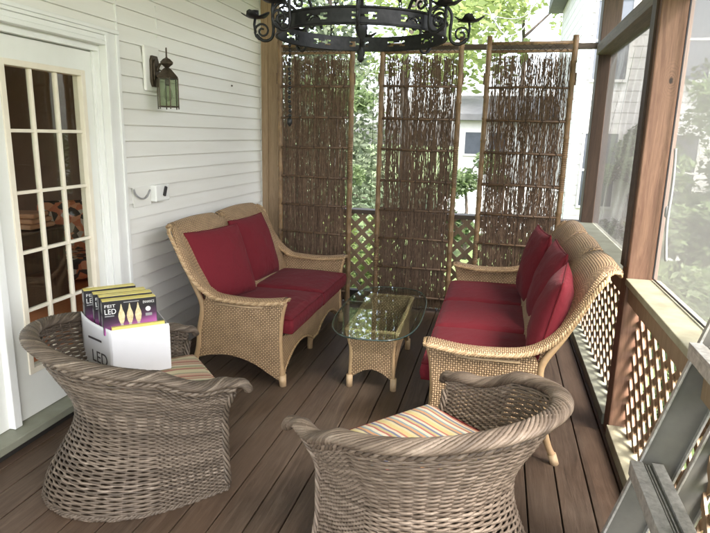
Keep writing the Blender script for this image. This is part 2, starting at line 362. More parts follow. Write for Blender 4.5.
def braid(b,path,rx,rz,r,strands,pitch,n=5,closed=False,up=(0,0,1),dens=.016):
    """strands laid as a twisted rope round a path"""
    path=[Vector(p) for p in path]; L=[0]
    for i in range(1,len(path)): L.append(L[-1]+(path[i]-path[i-1]).length)
    m=max(4,int(L[-1]/dens)); sm=[];j=0
    for k in range(m+1):
        t=L[-1]*k/m
        while j<len(path)-2 and L[j+1]<t: j+=1
        f=(t-L[j])/max(1e-9,L[j+1]-L[j]); sm.append((path[j].lerp(path[j+1],f),t,(path[j+1]-path[j]).normalized()))
    for s in range(strands):
        pts=[]
        for p,t,d in sm:
            a=2*PI*(s/strands+t/pitch); s1=d.cross(Vector(up)).normalized(); u=s1.cross(d).normalized()
            fx=rx(t/L[-1]) if callable(rx) else rx; fz=rz(t/L[-1]) if callable(rz) else rz
            pts.append(p+s1*math.cos(a)*fx+u*math.sin(a)*fz)
        b.tube(pts,r,n)
    return b

# ------------------------------------------------------------ the ground and the deck
g=B(); g.add([(-150,-150,-.62),(150,-150,-.62),(150,150,-.62),(-150,150,-.62)],[(0,1,2,3)])
tag(obj('ground',g,'grass'),kind='structure')
b=B(); x=.2337+.1475*4
while x>-2.5:
    b.bb(x-.1475+.0035,x-.0035,-2.2,5.60,-.028,0); x-=.1475
tag(obj('deck_floor',b,'deck',bev=.003),kind='structure')
b=B(); b.bb(-2.6,.95,-1.4,5.78,-.25,-.045); tag(obj('deck_dark_underlay',b,'darkgap'),kind='structure')  # solid dark slab added so the gaps between boards read as shade
# unseen porch ceiling, carried forward past the camera to dim the porch
b=B(); b.bb(-2.6,1.35,-2.2,6.15,3.05,3.12); tag(obj('porch_ceiling',b,'ceil'),kind='structure')

# ------------------------------------------------------------ house wall with siding
XW=-2.34
t=thing('house_wall','white vinyl clapboard house wall beside the porch deck','wall',(XW,2,0))
def siding(b,y0,y1,z0,z1):
    k=math.floor((z0-1.173)/.1007)
    while 1.173+.1007*k<z1:
        a=1.173+.1007*k; c=a+.1007; lo=max(a,z0); hi=min(c,z1); f=lambda z:.014*(1-(z-a)/.1007)
        p=[(0,lo),(f(lo)+.003,lo),(f(lo)+.003,lo+.006) if lo==a else (f(lo),lo),(f(hi),hi),(0,hi)]
        if hi-lo>.006:
            vs=[];
            for y in (y0,y1):
                for (xx,zz) in p: vs.append((xx,y-2,zz))
            b.add(vs,[(0,5,6,1),(1,6,7,2),(2,7,8,3),(3,8,9,4)])
        k+=1
DY0,DY1=1.36,3.22; DZ=2.13
b=B(); siding(b,3.352,5.62,-.06,3.05); siding(b,.5,3.352,DZ+.075,3.05); siding(b,-1.6,DY0-.13,-.06,3.05)
obj('siding',b,'siding',t,fix=False)
b=B(); b.bb(-.10,-.004,-3.6,DY0-2.13,-.3,3.05); b.bb(-.10,-.004,DY1-2+.02,3.64,-.3,3.05); b.bb(-.10,-.004,DY0-2.13,DY1-2+.02,DZ+.02,3.05); b.bb(-.10,-.004,DY0-2.13,DY1-1.98,-.3,.03)
obj('wall_sheathing',b,'trim',t)
b=B(); b.bb(-.002,.022,3.60,3.632,-.05,3.05); obj('corner_channel',b,'trim',t)
b=B(); b.bb(.0,.018,1.352,1.358,DZ+.09,3.04); b.bb(.0,.0135,1.80,1.8012,2.26,2.46); obj('seam_channel',b,'trim',t)
# corner stud (reddish light wood) next to the wall
b=B(); b.bb(-2.315,-2.155,5.60,5.68,0,3.05); b.bb(-2.315,-2.25,5.585,5.599,0,3.05)
tag(obj('wall_stud',b,'studwood',bev=.003),'light brown timber upright against the far end of the white siding','post')

# ------------------------------------------------------------ french doors
t=thing('french_door','white fifteen pane glazed door with cream grilles beside the siding','door',(XW,2,0))
b=B()  # casing profile right, left, head
def casing(b,y,s):
    b.bb(-.02,.030,*sorted((y,y+s*.03)),.10,DZ+.075); b.bb(-.02,.022,*sorted((y+s*.03,y+s*.10)),.10,DZ+.0749); b.bb(-.02,.032,*sorted((y+s*.10,y+s*.13)),.10,DZ+.075)
casing(b,DY1-2,1); casing(b,DY0-2,-1)
b.bb(-.02,.0295,DY0-2,DY1-2,DZ-.0,DZ+.025); b.bb(-.02,.0215,DY0-2,DY1-2,DZ+.025,DZ+.055); b.bb(-.02,.034,DY0-2.131,DY1-1.869,DZ+.0755,DZ+.098); b.bb(-.02,.0315,DY0-2,DY1-2,DZ+.055,DZ+.075)
obj('door_casing',b,'trim',t,bev=.004)
b=B(); b.bb(-.16,-.0205,DY1-2-.012,DY1-2+.03,.1,DZ); b.bb(-.16,-.0205,DY0-2-.03,DY0-2+.012,.1,DZ); b.bb(-.16,-.0205,DY0-2+.013,DY1-2-.013,DZ-.035,DZ+.02)
b.bb(-.058,-.046,DY1-2-.030,DY1-2-.0125,.1,DZ-.036)
obj('door_jamb',b,'trim',t)
b=B(); b.bb(-.14,.055,DY0-2.1,DY1-1.9,.052,.096); obj('threshold',b,'sillpaint2',t,bev=.006)
b=B(); b.bb(-.02,.012,DY0-2.1,DY1-1.9,-.03,.0515); obj('threshold_gap_shade',b,'darkgap',t)  # dark strip painted in for the shaded gap below the threshold
def leaf(y0,y1,gl0,gl1,par,lab=None):
    """door leaf; outer face x=-.06; glass opening gl0..gl1, z .34..1.975"""
    z0,z1=.345,1.965; X0,X1=-.105,-.060
    b=B(); b.bb(X0,X1,y0,gl0,.10,DZ-.04); b.bb(X0,X1,gl1,y1,.10,DZ-.04); b.bb(X0,X1,gl0,gl1,.10,z0); b.bb(X0,X1,gl0,gl1,z1,DZ-.04)
    o=obj('door_leaf',b,'door',par,label=lab)
    b=B(); fr=.028
    b.bb(X0-.01,X1+.008,gl0-.012,gl0+fr-.006,z0-.012,z1+.012); b.bb(X0-.01,X1+.008,gl1-fr+.006,gl1+.012,z0-.012,z1+.012)
    b.bb(X0-.01,X1+.007,gl0+fr-.006,gl1-fr+.006,z0-.0119,z0+fr-.008); b.bb(X0-.01,X1+.007,gl0+fr-.006,gl1-fr+.006,z1-fr+.008,z1+.0119)
    a0,a1=gl0+fr-.006,gl1-fr+.006; c0,c1=z0+fr-.008,z1-fr+.008
    for i in (1,2):
        y=a0+(a1-a0)*i/3; b.bb(X0+.012,X1-.008,y-.009,y+.009,c0,c1)
    for j in range(1,5):
        z=c0+(c1-c0)*j/5
        for i in range(3):
            ya=a0+(a1-a0)*i/3+(.0092 if i else 0); yb=a0+(a1-a0)*(i+1)/3-(.0092 if i<2 else 0)
            b.bb(X0+.012,X1-.0085,ya,yb,z-.009,z+.009)
    gr=obj('grille',b,'cream',o,bev=.003)
    b=B(); b.bb(-.084,-.080,gl0,gl1,z0,z1); obj('glass_pane',b,'glass',o)
    return o
leaf(.381,DY1-2-.014,.512,1.112,t)
leaf(DY0-2+.014,.335,-.40,.20,t)
b=B(); b.bb(-.064,-.022,.333,.383,.1,DZ-.04); obj('astragal',b,'trim',t,bev=.004)
# room behind the doors
XR=-6.6
b=B(); b.bb(XR,-2.445,-1.0,6.0,.02,.06); tag(obj('interior_floor',b,'ifloor'),kind='structure')
b=B(); b.bb(XR,-2.445,-1.1,-1.0,.0,2.6); b.bb(XR,-2.445,6.0,6.1,.0,2.6); b.bb(XR,-2.445,-1.1,6.1,2.6,2.65)
b.bb(XR-.1,XR,-1.1,-.9,0,2.6); b.bb(XR-.1,XR,3.4,6.1,0,2.6); b.bb(XR-.1,XR,-.9,3.4,0,.2); b.bb(XR-.1,XR,-.9,3.4,2.5,2.6)  # unseen far wall, its wide opening added to let daylight into the room
tag(obj('interior_room_wall',b,'iwall'),kind='structure')
t=thing('armchair','orange and white floral armchair seen through the door glass','armchair',(-4.35,5.35,-.02),R(-40)); t.scale=(.85,.85,.85)
b=B(); b.bb(-.35,.35,-.32,.32,.15,.42); obj('seat',b,'floral',t,bev=.04)
b=B(); b.bb(-.45,-.28,-.36,.36,.15,1.05); obj('backrest',b,'floral',t,bev=.06)
for s_ in(-1,1):
    b=B(); b.bb(-.3,.36,s_*.42-.07,s_*.42+.07,.12,.62); obj('armrest',b,'floral',t,bev=.05)
for sx in (-.3,.3):
    for sy in(-.35,.35): b=B(); b.tube([(sx,sy,0),(sx,sy,.16)],[.018,.028],8); obj('leg',b,'cab',t)
t=thing('sideboard','dark wooden sideboard in the room behind the door','cabinet',(-4.45,4.33,.06),-PI/2); t.scale=(1,1,.66)
b=B(); b.bb(-.25,.25,-.6,.6,.08,1.05); obj('carcass',b,'cab',t,bev=.006)
b=B(); b.bb(-.28,.29,-.63,.63,1.052,1.085); obj('top',b,'cab',t,bev=.006)
for k in(-1,0,1):
    b=B(); b.bb(.252,.27,k*.39-.18,k*.39+.18,.14,1.0); d_=obj('door',b,'cab',t,bev=.004)
    b=B(); b.tube([(.27,k*.39+.14,.6),(.29,k*.39+.14,.6)],.012,8); obj('knob',b,'bronze',d_)
t=thing('folded_cloth_stack','stack of folded peach cloths on the dark sideboard indoors','cloth',(-4.02,4.33,.777))
for k in range(3):
    b=B(); b.box((0,0,.045*k+.03),(.34-.03*k,.30-.02*k,.042),Matrix.Rotation(.12*k,3,'Z')); obj('folded_cloth',b,'peach',t,bev=.015)

# ------------------------------------------------------------ wall lantern
t=thing('wall_lantern','aged bronze glass wall lantern on the white siding','lantern',(XW+.012,3.70,2.03))
b=B(); b.bb(0,.022,-.095,.085,-.13,.16); obj('mounting_block',b,'siding',t,bev=.012)
b=B(); b.prism([(-.045,-.07),(-.03,-.10),(.03,-.10),(.045,-.07),(.045,.07),(.03,.10),(-.03,.10),(-.045,.07)],'x',.023,.040)
b.prism([(-.032,-.05),(-.02,-.075),(.02,-.075),(.032,-.05),(.032,.05),(.02,.075),(-.02,.075),(-.032,.05)],'x',.040,.052)
bp=obj('back_plate',b,'bronze',t,bev=.003)
b=B(); b.tube(spline([(.05,0,.0),(.075,0,.045),(.11,0,.05),(.125,0,.02)],6),.008,8); b.tube([(.05,0,.02),(.09,0,.0),(.125,0,.0)],.005,6); obj('arm',b,'bronze',t,True)
lc=Vector((.125,0,-.03))
b=B(); b.lathe([(.075,-.012),(.078,-.006),(.03,.045),(.014,.055),(.022,.062),(.044,.078),(.047,.088),(.026,.108),(.010,.116),(.006,.122),(.006,.175),(.003,.182)],6,lc); obj('cap',b,'bronze',t)
b=B(); hexr=.07
hp=[(math.cos(PI/3*k+.2)*hexr,math.sin(PI/3*k+.2)*hexr) for k in range(6)]
for k in range(6):
    x_,y_=hp[k]; x2,y2=hp[(k+1)%6]
    b.tube([lc+Vector((x_,y_,-.012)),lc+Vector((x_,y_,-.205))],.0042,6)
    for z_ in (-.014,-.196): b.tube([lc+Vector((x_,y_,z_)),lc+Vector((x2,y2,z_))],.004,6)
    b.lathe([(.0,-.214),(.006,-.209),(.0,-.203)],6,lc+Vector((x_,y_,0)))
obj('cage_frame',b,'bronze',t)
for k in range(6):
    x_,y_=hp[k]; x2,y2=hp[(k+1)%6]; b=B()
    b.add([lc+Vector((x_,y_,-.018)),lc+Vector((x2,y2,-.018)),lc+Vector((x2,y2,-.192)),lc+Vector((x_,y_,-.192))],[(0,1,2,3)]); obj('glass_pane',b,'lglass',t,solid=.002)
b=B(); b.lathe([(.016,-.02),(.018,-.055),(.012,-.06)],10,lc); obj('socket',b,'bronze',t)
b=B(); b.lathe([(.010,-.06),(.018,-.075),(.027,-.105),(.029,-.125),(.022,-.148),(.008,-.160),(.001,-.162)],12,lc); obj('bulb',b,'lglass',t,True)

# outlet cover and loose cable by the casing
t=thing('outlet_cover','white weatherproof outlet cover with black latch on the siding beside the door casing','outlet',(XW+.012,3.62,1.22))
b=B(); b.bb(0,.05,0,.17,-.055,.06); obj('cover',b,'trim',t,bev=.008)
b=B(); b.box((.058,.10,.012),(.014,.024,.070),Matrix.Rotation(R(-24),3,'X')); ob=obj('latch',b,'pblack',t,bev=.004)
b=B(); b.box((.067,.109,-.010),(.004,.011,.018),Matrix.Rotation(R(-24),3,'X')); obj('keyhole_plate',b,'pwhite',ob)
b=B(); b.bb(.001,.006,-.20,-.002,-.075,.06); obj('cover_flange',b,'siding',t)
b=B(); b.tube(spline([(.012,-.20,.045),(.016,-.185,.01),(.02,-.13,-.02),(.02,-.07,-.015),(.016,-.02,.03)],8),.006,6); obj('cable',b,'pgrey',t,True)
b=B(); b.box((0,0,0),(.006,.02,.012)); o=obj('siding_hook',b,'bronze'); o.location=(XW+.016,4.95,2.04); tag(o,'tiny dark hook on the siding right of the lantern','hook')

# ------------------------------------------------------------ posts and rails
def post(name,x0,x1,y0,y1,z0,z1,m,lab,cat='post'):
    o=thing(name,lab,cat,((x0+x1)/2,(y0+y1)/2,z0)); b=B(); hx,hy=(x1-x0)/2,(y1-y0)/2
    b.bb(-hx,hx,-hy,hy,0,z1-z0); q=obj('shaft',b,m,o,bev=.006); return o
p=post('porch_post',.705,.855,3.352,3.49,0,3.05,'postk','reddish brown square timber post rising from the sill with a dark knot')
b=B(); b.bb(-.088,-.0755,-.02,.075,.98,3.04); obj('post_shade_strip',b,'postdark',p)  # dark strip standing in for the shade on the post's left face
p=post('porch_post',.735,.885,5.60,5.75,0,3.05,'postdark','dark brown corner post where the rear and side rails meet')
p=post('porch_post',.705,.855,-.3,-.15,0,3.05,'post','timber post at the near end of the side rail')
# side head beam
b=B(); b.bb(.715,.86,3.492,5.598,2.355,2.44); tag(obj('head_beam',b,'beam',bev=.004),'dark horizontal beam running from the knotted post to the corner post','beam')
b=B(); b.bb(.715,.86,-.148,3.350,2.355,2.44); tag(obj('head_beam',b,'beam',bev=.004),'horizontal beam above the near screened bay','beam')
# rear top rail, sill
b=B(); b.bb(-2.15,.733,5.64,5.70,2.415,2.46); tag(obj('top_rail',b,'railwood',bev=.003),'thin dark rail across the rear opening that the screens lean on','rail')
b=B(); b.bb(-2.15,.95,5.62,5.76,2.98,3.05); tag(obj('roof_beam',b,'railwood'),'roof beam above the rear opening','beam')
def strips(b,u0,u1,v0,v1,wd,pitch,P,t1,t2):
    """diagonal lattice clipped to rectangle; P(u,v,w)->xyz"""
    def clip(c,s):   # line v = s*(u)+c
        pts=[]
        ua,ub=u0,u1
        lo,hi=sorted(((v0-c)/s,(v1-c)/s)); a=max(u0,lo); e=min(u1,hi)
        return (a,e) if e-a>.02 else None
    for s,(w0,w1) in ((1,t1),(-1,t2)):
        rng=(v1-v0)+(u1-u0); c=(v0-u1 if s==1 else v0+u0)
        k=0
        while k*pitch*1.414<rng+pitch:
            cc=c+k*pitch*1.414; r=clip(cc,s); k+=1
            if not r: continue
            h=wd*.7071/1.0; a,e=r
            q=[(a,s*a+cc),(e,s*e+cc)]
            n=Vector((-s,1)).normalized()*wd/2; vs=[]
            for w_ in (w0,w1):
                for (uu,vv) in q:
                    for sg in (1,-1): vs.append(P(uu+n.x*sg,vv+n.y*sg,w_))
            b.add(vs,[(0,1,3,2),(4,6,7,5),(0,4,5,1),(2,3,7,6),(0,2,6,4),(1,5,7,3)])
t=thing('rear_railing','brown diagonal lattice railing behind the leaning screens','railing',(-.7,5.66,0))
b=B(); b.bb(-1.45,1.433,-.06,.08,.895,.935); obj('sill_cap',b,'railwood',t,bev=.004)
b=B(); b.bb(-1.45,1.433,-.03,.05,.0,.11); obj('bottom_board',b,'darkgap',t)
b=B(); strips(b,-1.44,1.42,.105,.90,.040,.1025,lambda u,v,w:(u,w,v),(-.009,0),(.001,.010)); obj('lattice_panel',b,'latticeb',t)
t=thing('side_railing','brown lattice railing under a pale painted sill on the right side','railing',(.78,2.4,0))
b=B(); b.bb(-.082,.090,-2.5,.950,.895,.93); obj('sill_cap',b,'sillpaint',t,bev=.004)
b=B(); b.bb(-.06,-.02,-2.5,.950,.80,.894); obj('rim_board',b,'latticeb',t)
b=B(); b.bb(-.085,.06,-2.5,.950,.0,.07); obj('bottom_board',b,'sillpaint',t,bev=.003)
b=B(); strips(b,-2.5,.948,.06,.81,.040,.1025,lambda u,v,w:(w,u,v),(.000,.010),(.011,.021)); obj('lattice_panel',b,'lattice',t)
t=thing('side_railing','shaded lattice railing behind the sofa, its sill coloured darker as shade','railing',(.78,4.55,0))
b=B(); b.bb(-.082,.090,-1.055,1.045,.895,.93); obj('sill_cap',b,'sillpaint2',t,bev=.004)  # shaded bay: the shade is put in as a darker sill colour
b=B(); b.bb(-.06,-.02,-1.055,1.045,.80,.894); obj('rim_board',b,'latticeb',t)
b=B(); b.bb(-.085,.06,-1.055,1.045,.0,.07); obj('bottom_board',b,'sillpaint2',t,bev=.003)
b=B(); strips(b,-1.05,1.04,.06,.81,.040,.1025,lambda u,v,w:(w,u,v),(.000,.010),(.011,.021)); obj('lattice_panel',b,'latticeb',t)
# screens in the side openings
def film(y0,y1,amp,m,lab,x=.835):
    b=B()
    def f(u,v):
        y=y0+(y1-y0)*u; z=.932+(2.353-.932)*v; e=min(1,min(u,1-u,v,1-v)*14)
        h=noise.noise(Vector((y*2.2+z*1.1,z*.9,3)))*amp+noise.noise(Vector((y*6+z*4,z*2-y,9)))*amp*.45
        r=1-abs(noise.noise(Vector((y*3.3+z*1.6,z*.5,1.7))))*2; h+=max(0,r-.6)*amp*1.3
        return Vector((x+h*e,y,z))
    b.grid(f,70,70); return tag(obj('plastic_sheet' if m=='plastic' else 'insect_screen',b,m,smooth=True,fix=False),lab,'screen')
film(3.492,5.598,.030,'plastic','wrinkled grey plastic sheeting in the far side opening behind the sofa')
film(-.148,3.350,.006,'mesh','hazy insect screen in the near side opening right of the knotted post')
b=B(); b.tube([(.829,3.33,.94),(.829,.2,.94)],.005,5); b.tube([(.829,3.335,.94),(.829,3.335,2.35)],.005,5); tag(obj('screen_spline',b,'pblack'),'thin black bead along the bottom of the near insect screen','spline')
b=B(); b.tube(spline([(.822,3.22,1.62),(.826,3.20,1.45),(.815,3.16,1.25),(.82,3.11,1.08)],8),.007,6); b.lathe([(.004,0),(.011,-.01),(.011,-.05),(.004,-.06)],8,(.822,3.22,1.34)); tag(obj('cord_loop',b,'pgrey',smooth=True),'thin grey cord hanging at the edge of the near screen','cord')

# ------------------------------------------------------------ leaning twig screens
def twig_screen(cx,seed,lab):
    rnd=random.Random(seed); st=random.getstate(); random.seed(seed)
    t=thing('twig_screen',lab,'privacy screen',(cx,5.49,0),0,'willow twig screens standing in a row at the rear')
    hw=.35
    for s in(-1,1):
        b=B(); pts=[];rr=[]; z=0
        while z<2.50:
            pts+= [(s*hw+rnd.uniform(-.003,.003),0,z),(s*hw,0,z+.012)]; rr+=[.024,.028]; pts.append((s*hw,0,z+.024)); rr.append(.024); z+=rnd.uniform(.13,.2)
        pts.append((s*hw,0,2.50)); rr.append(.024); b.tube(pts,rr,10); pl=obj('pole',b,'bamboo',t,True)
        b=B()
        for k in range(26):
            z=.3+k*.0165+(.9 if s>0 else 0); b.lathe([(.0255,z),(.0285,z+.003),(.0255,z+.006)],10,(s*hw,0,0))
        obj('lashing',b,'bambood',pl)
        b=B(); b.bb(s*(hw+.028)-.006,s*(hw+.028)+.006,-.006,.006,2.10,2.20); obj('bracket',b,'bambood',pl)
    zs=[.14,.42,.70,.97,1.24,1.52,1.80,2.08]
    for z in zs:
        for y_,dz in ((-.020,0),(.020,.004)):
            b=B(); b.tube([(-hw+.02,y_,z+dz+rnd.uniform(-.008,.008)),(0,y_,z+dz+rnd.uniform(-.004,.004)),(hw-.02,y_,z+dz+rnd.uniform(-.008,.008))],.010,7); rg=obj('rung',b,'bambood',t,True)
            if y_<0:
                for k in range(5):
                    b=B(); x_=-hw+.07+k*.14; b.box((x_,-.0,z),(.008,.06,.024),Matrix.Rotation(rnd.uniform(-.6,.6),3,'Y'))
                    obj('tie',b,'lash',rg)
    for z in (2.44,2.375):
        b=B(); b.tube([(-hw+.02,-.004,z),(hw-.02,-.004,z+.003)],.014,8); obj('top_rung',b,'bamboo',t,True)
    b=B(); pts=[]
    for k in range(11): pts.append((-hw+.05+k*.06,-.02,2.375+(.055 if k%2 else 0)))
    b.tube(pts,.003,5); pts=[(x_,y_,2.375+.055-(z_-2.375)) for x_,y_,z_ in pts]; b.tube(pts,.003,5); obj('cross_lacing',b,'lash',t)
    b=B()
    for k in range(560):
        x_=rnd.uniform(-hw+.035,hw-.035); 
        if rnd.random()<.30: x_=rnd.choice((-1,1))*rnd.uniform(.0,.30)
        y_=rnd.uniform(-.010,.010); z0=.02+rnd.uniform(0,.05); z1=2.37
        q=rnd.random()
        if q<.34: z1=rnd.uniform(.5,2.2)
        elif q<.60: z0=rnd.uniform(.3,1.9)
        pts=[];rr=[];z=z0;r0=rnd.uniform(.0017,.0040);dx=rnd.uniform(-.035,.035); p1=rnd.uniform(0,7)
        while z<z1:
            u=(z-z0)/max(.3,z1-z0); xx=x_+dx*u+.008*math.sin(z*rnd.uniform(6.5,7.5)+p1)+rnd.uniform(-.005,.005)
            xx=max(-hw+.028,min(hw-.028,xx)); pts.append((xx,y_+rnd.uniform(-.003,.003),z)); rr.append(r0*(1-.35*u)); z+=rnd.uniform(.05,.09)
        if len(pts)>2:
            b.tube(pts,rr,3,cap=False,uid=rnd.random())
            for j in range(rnd.randint(0,3)):
                i=rnd.randrange(len(pts)-1); p=Vector(pts[i]); e=p+Vector((rnd.uniform(-.045,.045),rnd.uniform(-.004,.004),rnd.uniform(.06,.15)))
                e.x=max(-hw+.028,min(hw-.028,e.x)); b.tube([p,(p+e)/2+Vector((rnd.uniform(-.006,.006),0,0)),e],[r0*.7,r0*.55,r0*.3],3,cap=False,uid=rnd.random())
    obj('twig_mat',b,'twig',t,fix=False)
    random.setstate(st); return t
twig_screen(-1.735,11,'willow twig screen nearest the white siding, behind the loveseat')
twig_screen(-.755,12,'middle willow twig screen standing behind the glass coffee table')
twig_screen(.18,13,'willow twig screen nearest the corner post, behind the sofa')

# ------------------------------------------------------------ woven settees
ARM0=spline([(.43,.590),(.24,.566),(.02,.572),(-.10,.597),(-.20,.665),(-.275,.765),(-.340,.885),(-.390,.970),(-.425,1.005)],5)
def lerp_path(path,t):
    L=[0]
    for i in range(1,len(path)): L.append(L[-1]+math.dist(path[i],path[i-1]))
    t=max(0,min(1,t))*L[-1]
    for i in range(1,len(path)):
        if L[i]>=t-1e-9:
            f=(t-L[i-1])/max(1e-9,L[i]-L[i-1]); return tuple(a+(b_-a)*f for a,b_ in zip(path[i-1],path[i]))
    return path[-1]
def settee(hw,humps,lab,cat,loc,rz,lean=1.0,notch=.115):
    LN=lambda q:[(x_ if x_>-.1 else -.1+(x_+.1)*lean,z_+(0 if x_>-.1 else (1-lean)*.06)) for x_,z_ in q]
    ARM=LN(ARM0)
    t=thing('woven_'+cat,lab,cat,loc,rz)
    rear=spline([(-.125,.572),(-.160,.47),(-.178,.35),(-.190,.22),(-.215,.14)],4)
    arch=spline([(-.215,.14),(-.10,.175),(.05,.185),(.20,.150),(.32,.085),(.385,.050)],4)
    frontc=spline([(.385,.05),(.398,.15),(.388,.32),(.40,.48),(.425,.572)],4)
    armlow=[p for p in ARM if p[0]>-.12]
    for s in(-1,1):
        poly=[(x_,z_-.012) for x_,z_ in armlow]+rear[1:]+arch[1:]+frontc[1:-1]
        b=B(); b.prism(poly,'y',s*(hw-.05) if s>0 else -hw,s*hw if s>0 else -(hw-.05)); sp=obj('side_panel',b,'cane',t)
        # rolled arm: slightly arched strip running up the back edge
        b=B()
        def f(u,v):
            x_,z_=lerp_path(ARM,u); x2,z2=lerp_path(ARM,min(1,u+.01)); x1,z1=lerp_path(ARM,max(0,u-.01))
            n=Vector((-(z2-z1),0,(x2-x1))); n.normalize(); n=-n if n.z<0 and u<.4 else n
            if n.z<0: n=-n
            a=(v-.5)*2; wdt=.052-.012*u; out=s*(hw-.022-.055*max(0,(u-.82)/.18)**2)+s*wdt*a*(1-.5*max(0,(u-.85)/.15))
            return Vector((x_,out,z_))+n*(.016*(1-a*a)-.012*max(0,abs(a)-.8)*5*.5)
        b.grid(f,46,8,su=1.3,sv=.12); ar=obj('arm_top',b,'cane',t,True,solid=.02,fix=False)
        b=B()
        outer=[Vector((x_,s*(hw+.030-.010*i/len(ARM)-.075*max(0,(i/len(ARM)-.82)/.18)**2),z_)) for i,(x_,z_) in enumerate(ARM)]
        inner=[Vector((x_,s*(hw-.074+.010*i/len(ARM)),z_)) for i,(x_,z_) in enumerate(ARM)]
        frontp=[Vector((.436,s*(hw+.030-.104*k/6),.590+.010*math.sin(PI*k/6))) for k in range(7)]
        braid(b,outer,.010,.010,.0065,3,.05); braid(b,inner[:int(len(inner)*.55)],.010,.010,.0065,3,.05); braid(b,frontp,.010,.010,.0065,3,.05)
        obj('arm_braid',b,'canetrim',ar,True)
        b=B(); b.tube([(.39,s*(hw-.025),.55),(.2,s*(hw+.006),.535),(-.05,s*(hw+.006),.54)],.008,6,uid=.5); obj('arm_support',b,'canetrim',t,True)
        # legs
        b=B(); pth=spline([(.418,s*(hw-.028),.575),(.395,s*(hw-.028),.48),(.383,s*(hw-.028),.32),(.392,s*(hw-.028),.15),(.402,s*(hw-.028),.075)],5); b.tube(pth,.021,10,uid=.45)
        lg=obj('leg',b,'canetrim',t,True); b=B(); b.tube([(.402,s*(hw-.028),.08),(.408,s*(hw-.028),.0)],[.027,.023],10,uid=.9); obj('foot',b,'canetrim',lg,True)
        b=B(); pth=spline([(-.1-.24*lean,s*(hw-.018),.865),(-.1-.145*lean,s*(hw-.012),.685),(-.155,s*(hw-.008),.52),(-.178,s*(hw-.006),.35),(-.19,s*(hw-.004),.22),(-.225,s*(hw-.002),.10),(-.25,s*(hw),.05)],6); b.tube(pth,.018,10,uid=.45)
        lg=obj('leg',b,'canetrim',t,True); b=B(); b.tube([(-.247,s*hw,.055),(-.268,s*hw,0)],[.024,.022],10,uid=.9); obj('foot',b,'canetrim',lg,True)
    # front apron with arches between the legs
    n=2; b=B(); top=.335; poly=[(-hw+.05,top),(-hw+.05,.05)]
    seg=2*(hw-.05)/n
    for k in range(n):
        y0=-hw+.05+k*seg
        for j in range(1,14):
            u=j/13; poly.append((y0+seg*u,.055+.145*math.sin(PI*u)**.75 if 0<u<1 else (.055 if k==n-1 else .11)))
    poly.append((hw-.05,top)); b.prism(poly,'x',.365,.395); ap=obj('front_apron',b,'cane',t)
    b=B(); pth=[Vector((.398,y_,z_)) for y_,z_ in poly[1:-1]]; braid(b,pth,.006,.006,.005,3,.04,up=(1,0,0)); obj('apron_braid',b,'canetrim',ap,True)
    b=B(); b.tube([(.365,0,.22),(.355,0,.0)],[.020,.022],10,uid=.8); obj('leg',b,'canetrim',t,True,)
    b=B(); b.bb(-.17,.364,-hw+.052,hw-.052,.30,.325); obj('seat_deck',b,'cane',t)
    # backrest: front surface following the arm curve, humped top that rolls backwards
    b=B(); prof=LN(spline([(-.085,.33),(-.125,.50),(-.185,.635),(-.262,.755),(-.330,.875),(-.385,.960),(-.425,1.000),(-.465,1.014),(-.500,.998),(-.510,.965)],4))
    W2=hw-.035; seams=[-W2+2*W2*k/humps for k in range(1,humps)]
    def bf(u,v):
        y_=-W2+2*W2*u; d=0
        for q in seams: d=max(d,math.exp(-((y_-q)/.045)**2))
        q=1-abs(u-.5)*2; c=math.exp(-(q/.09)**2)
        ph=(y_+W2)/(2*W2)*humps%1; crown=.020*math.sin(PI*ph)
        x_,z_=lerp_path(prof,v*(1-notch*d-.165*c)+.0); k=max(0,(v-.55)/.45)
        return Vector((x_-.012*math.sin(PI*ph)*0,y_,z_+crown*k))
    b.grid(bf,24*humps,40,su=2*hw,sv=.95); bk=obj('backrest',b,'cane',t,True,solid=.028,fix=False)
    b=B(); pth=[bf(u/60,1)+Vector((0,0,-.0)) for u in range(61)]; braid(b,pth,.010,.010,.006,3,.05); obj('back_braid',b,'canetrim',bk,True)
    return t
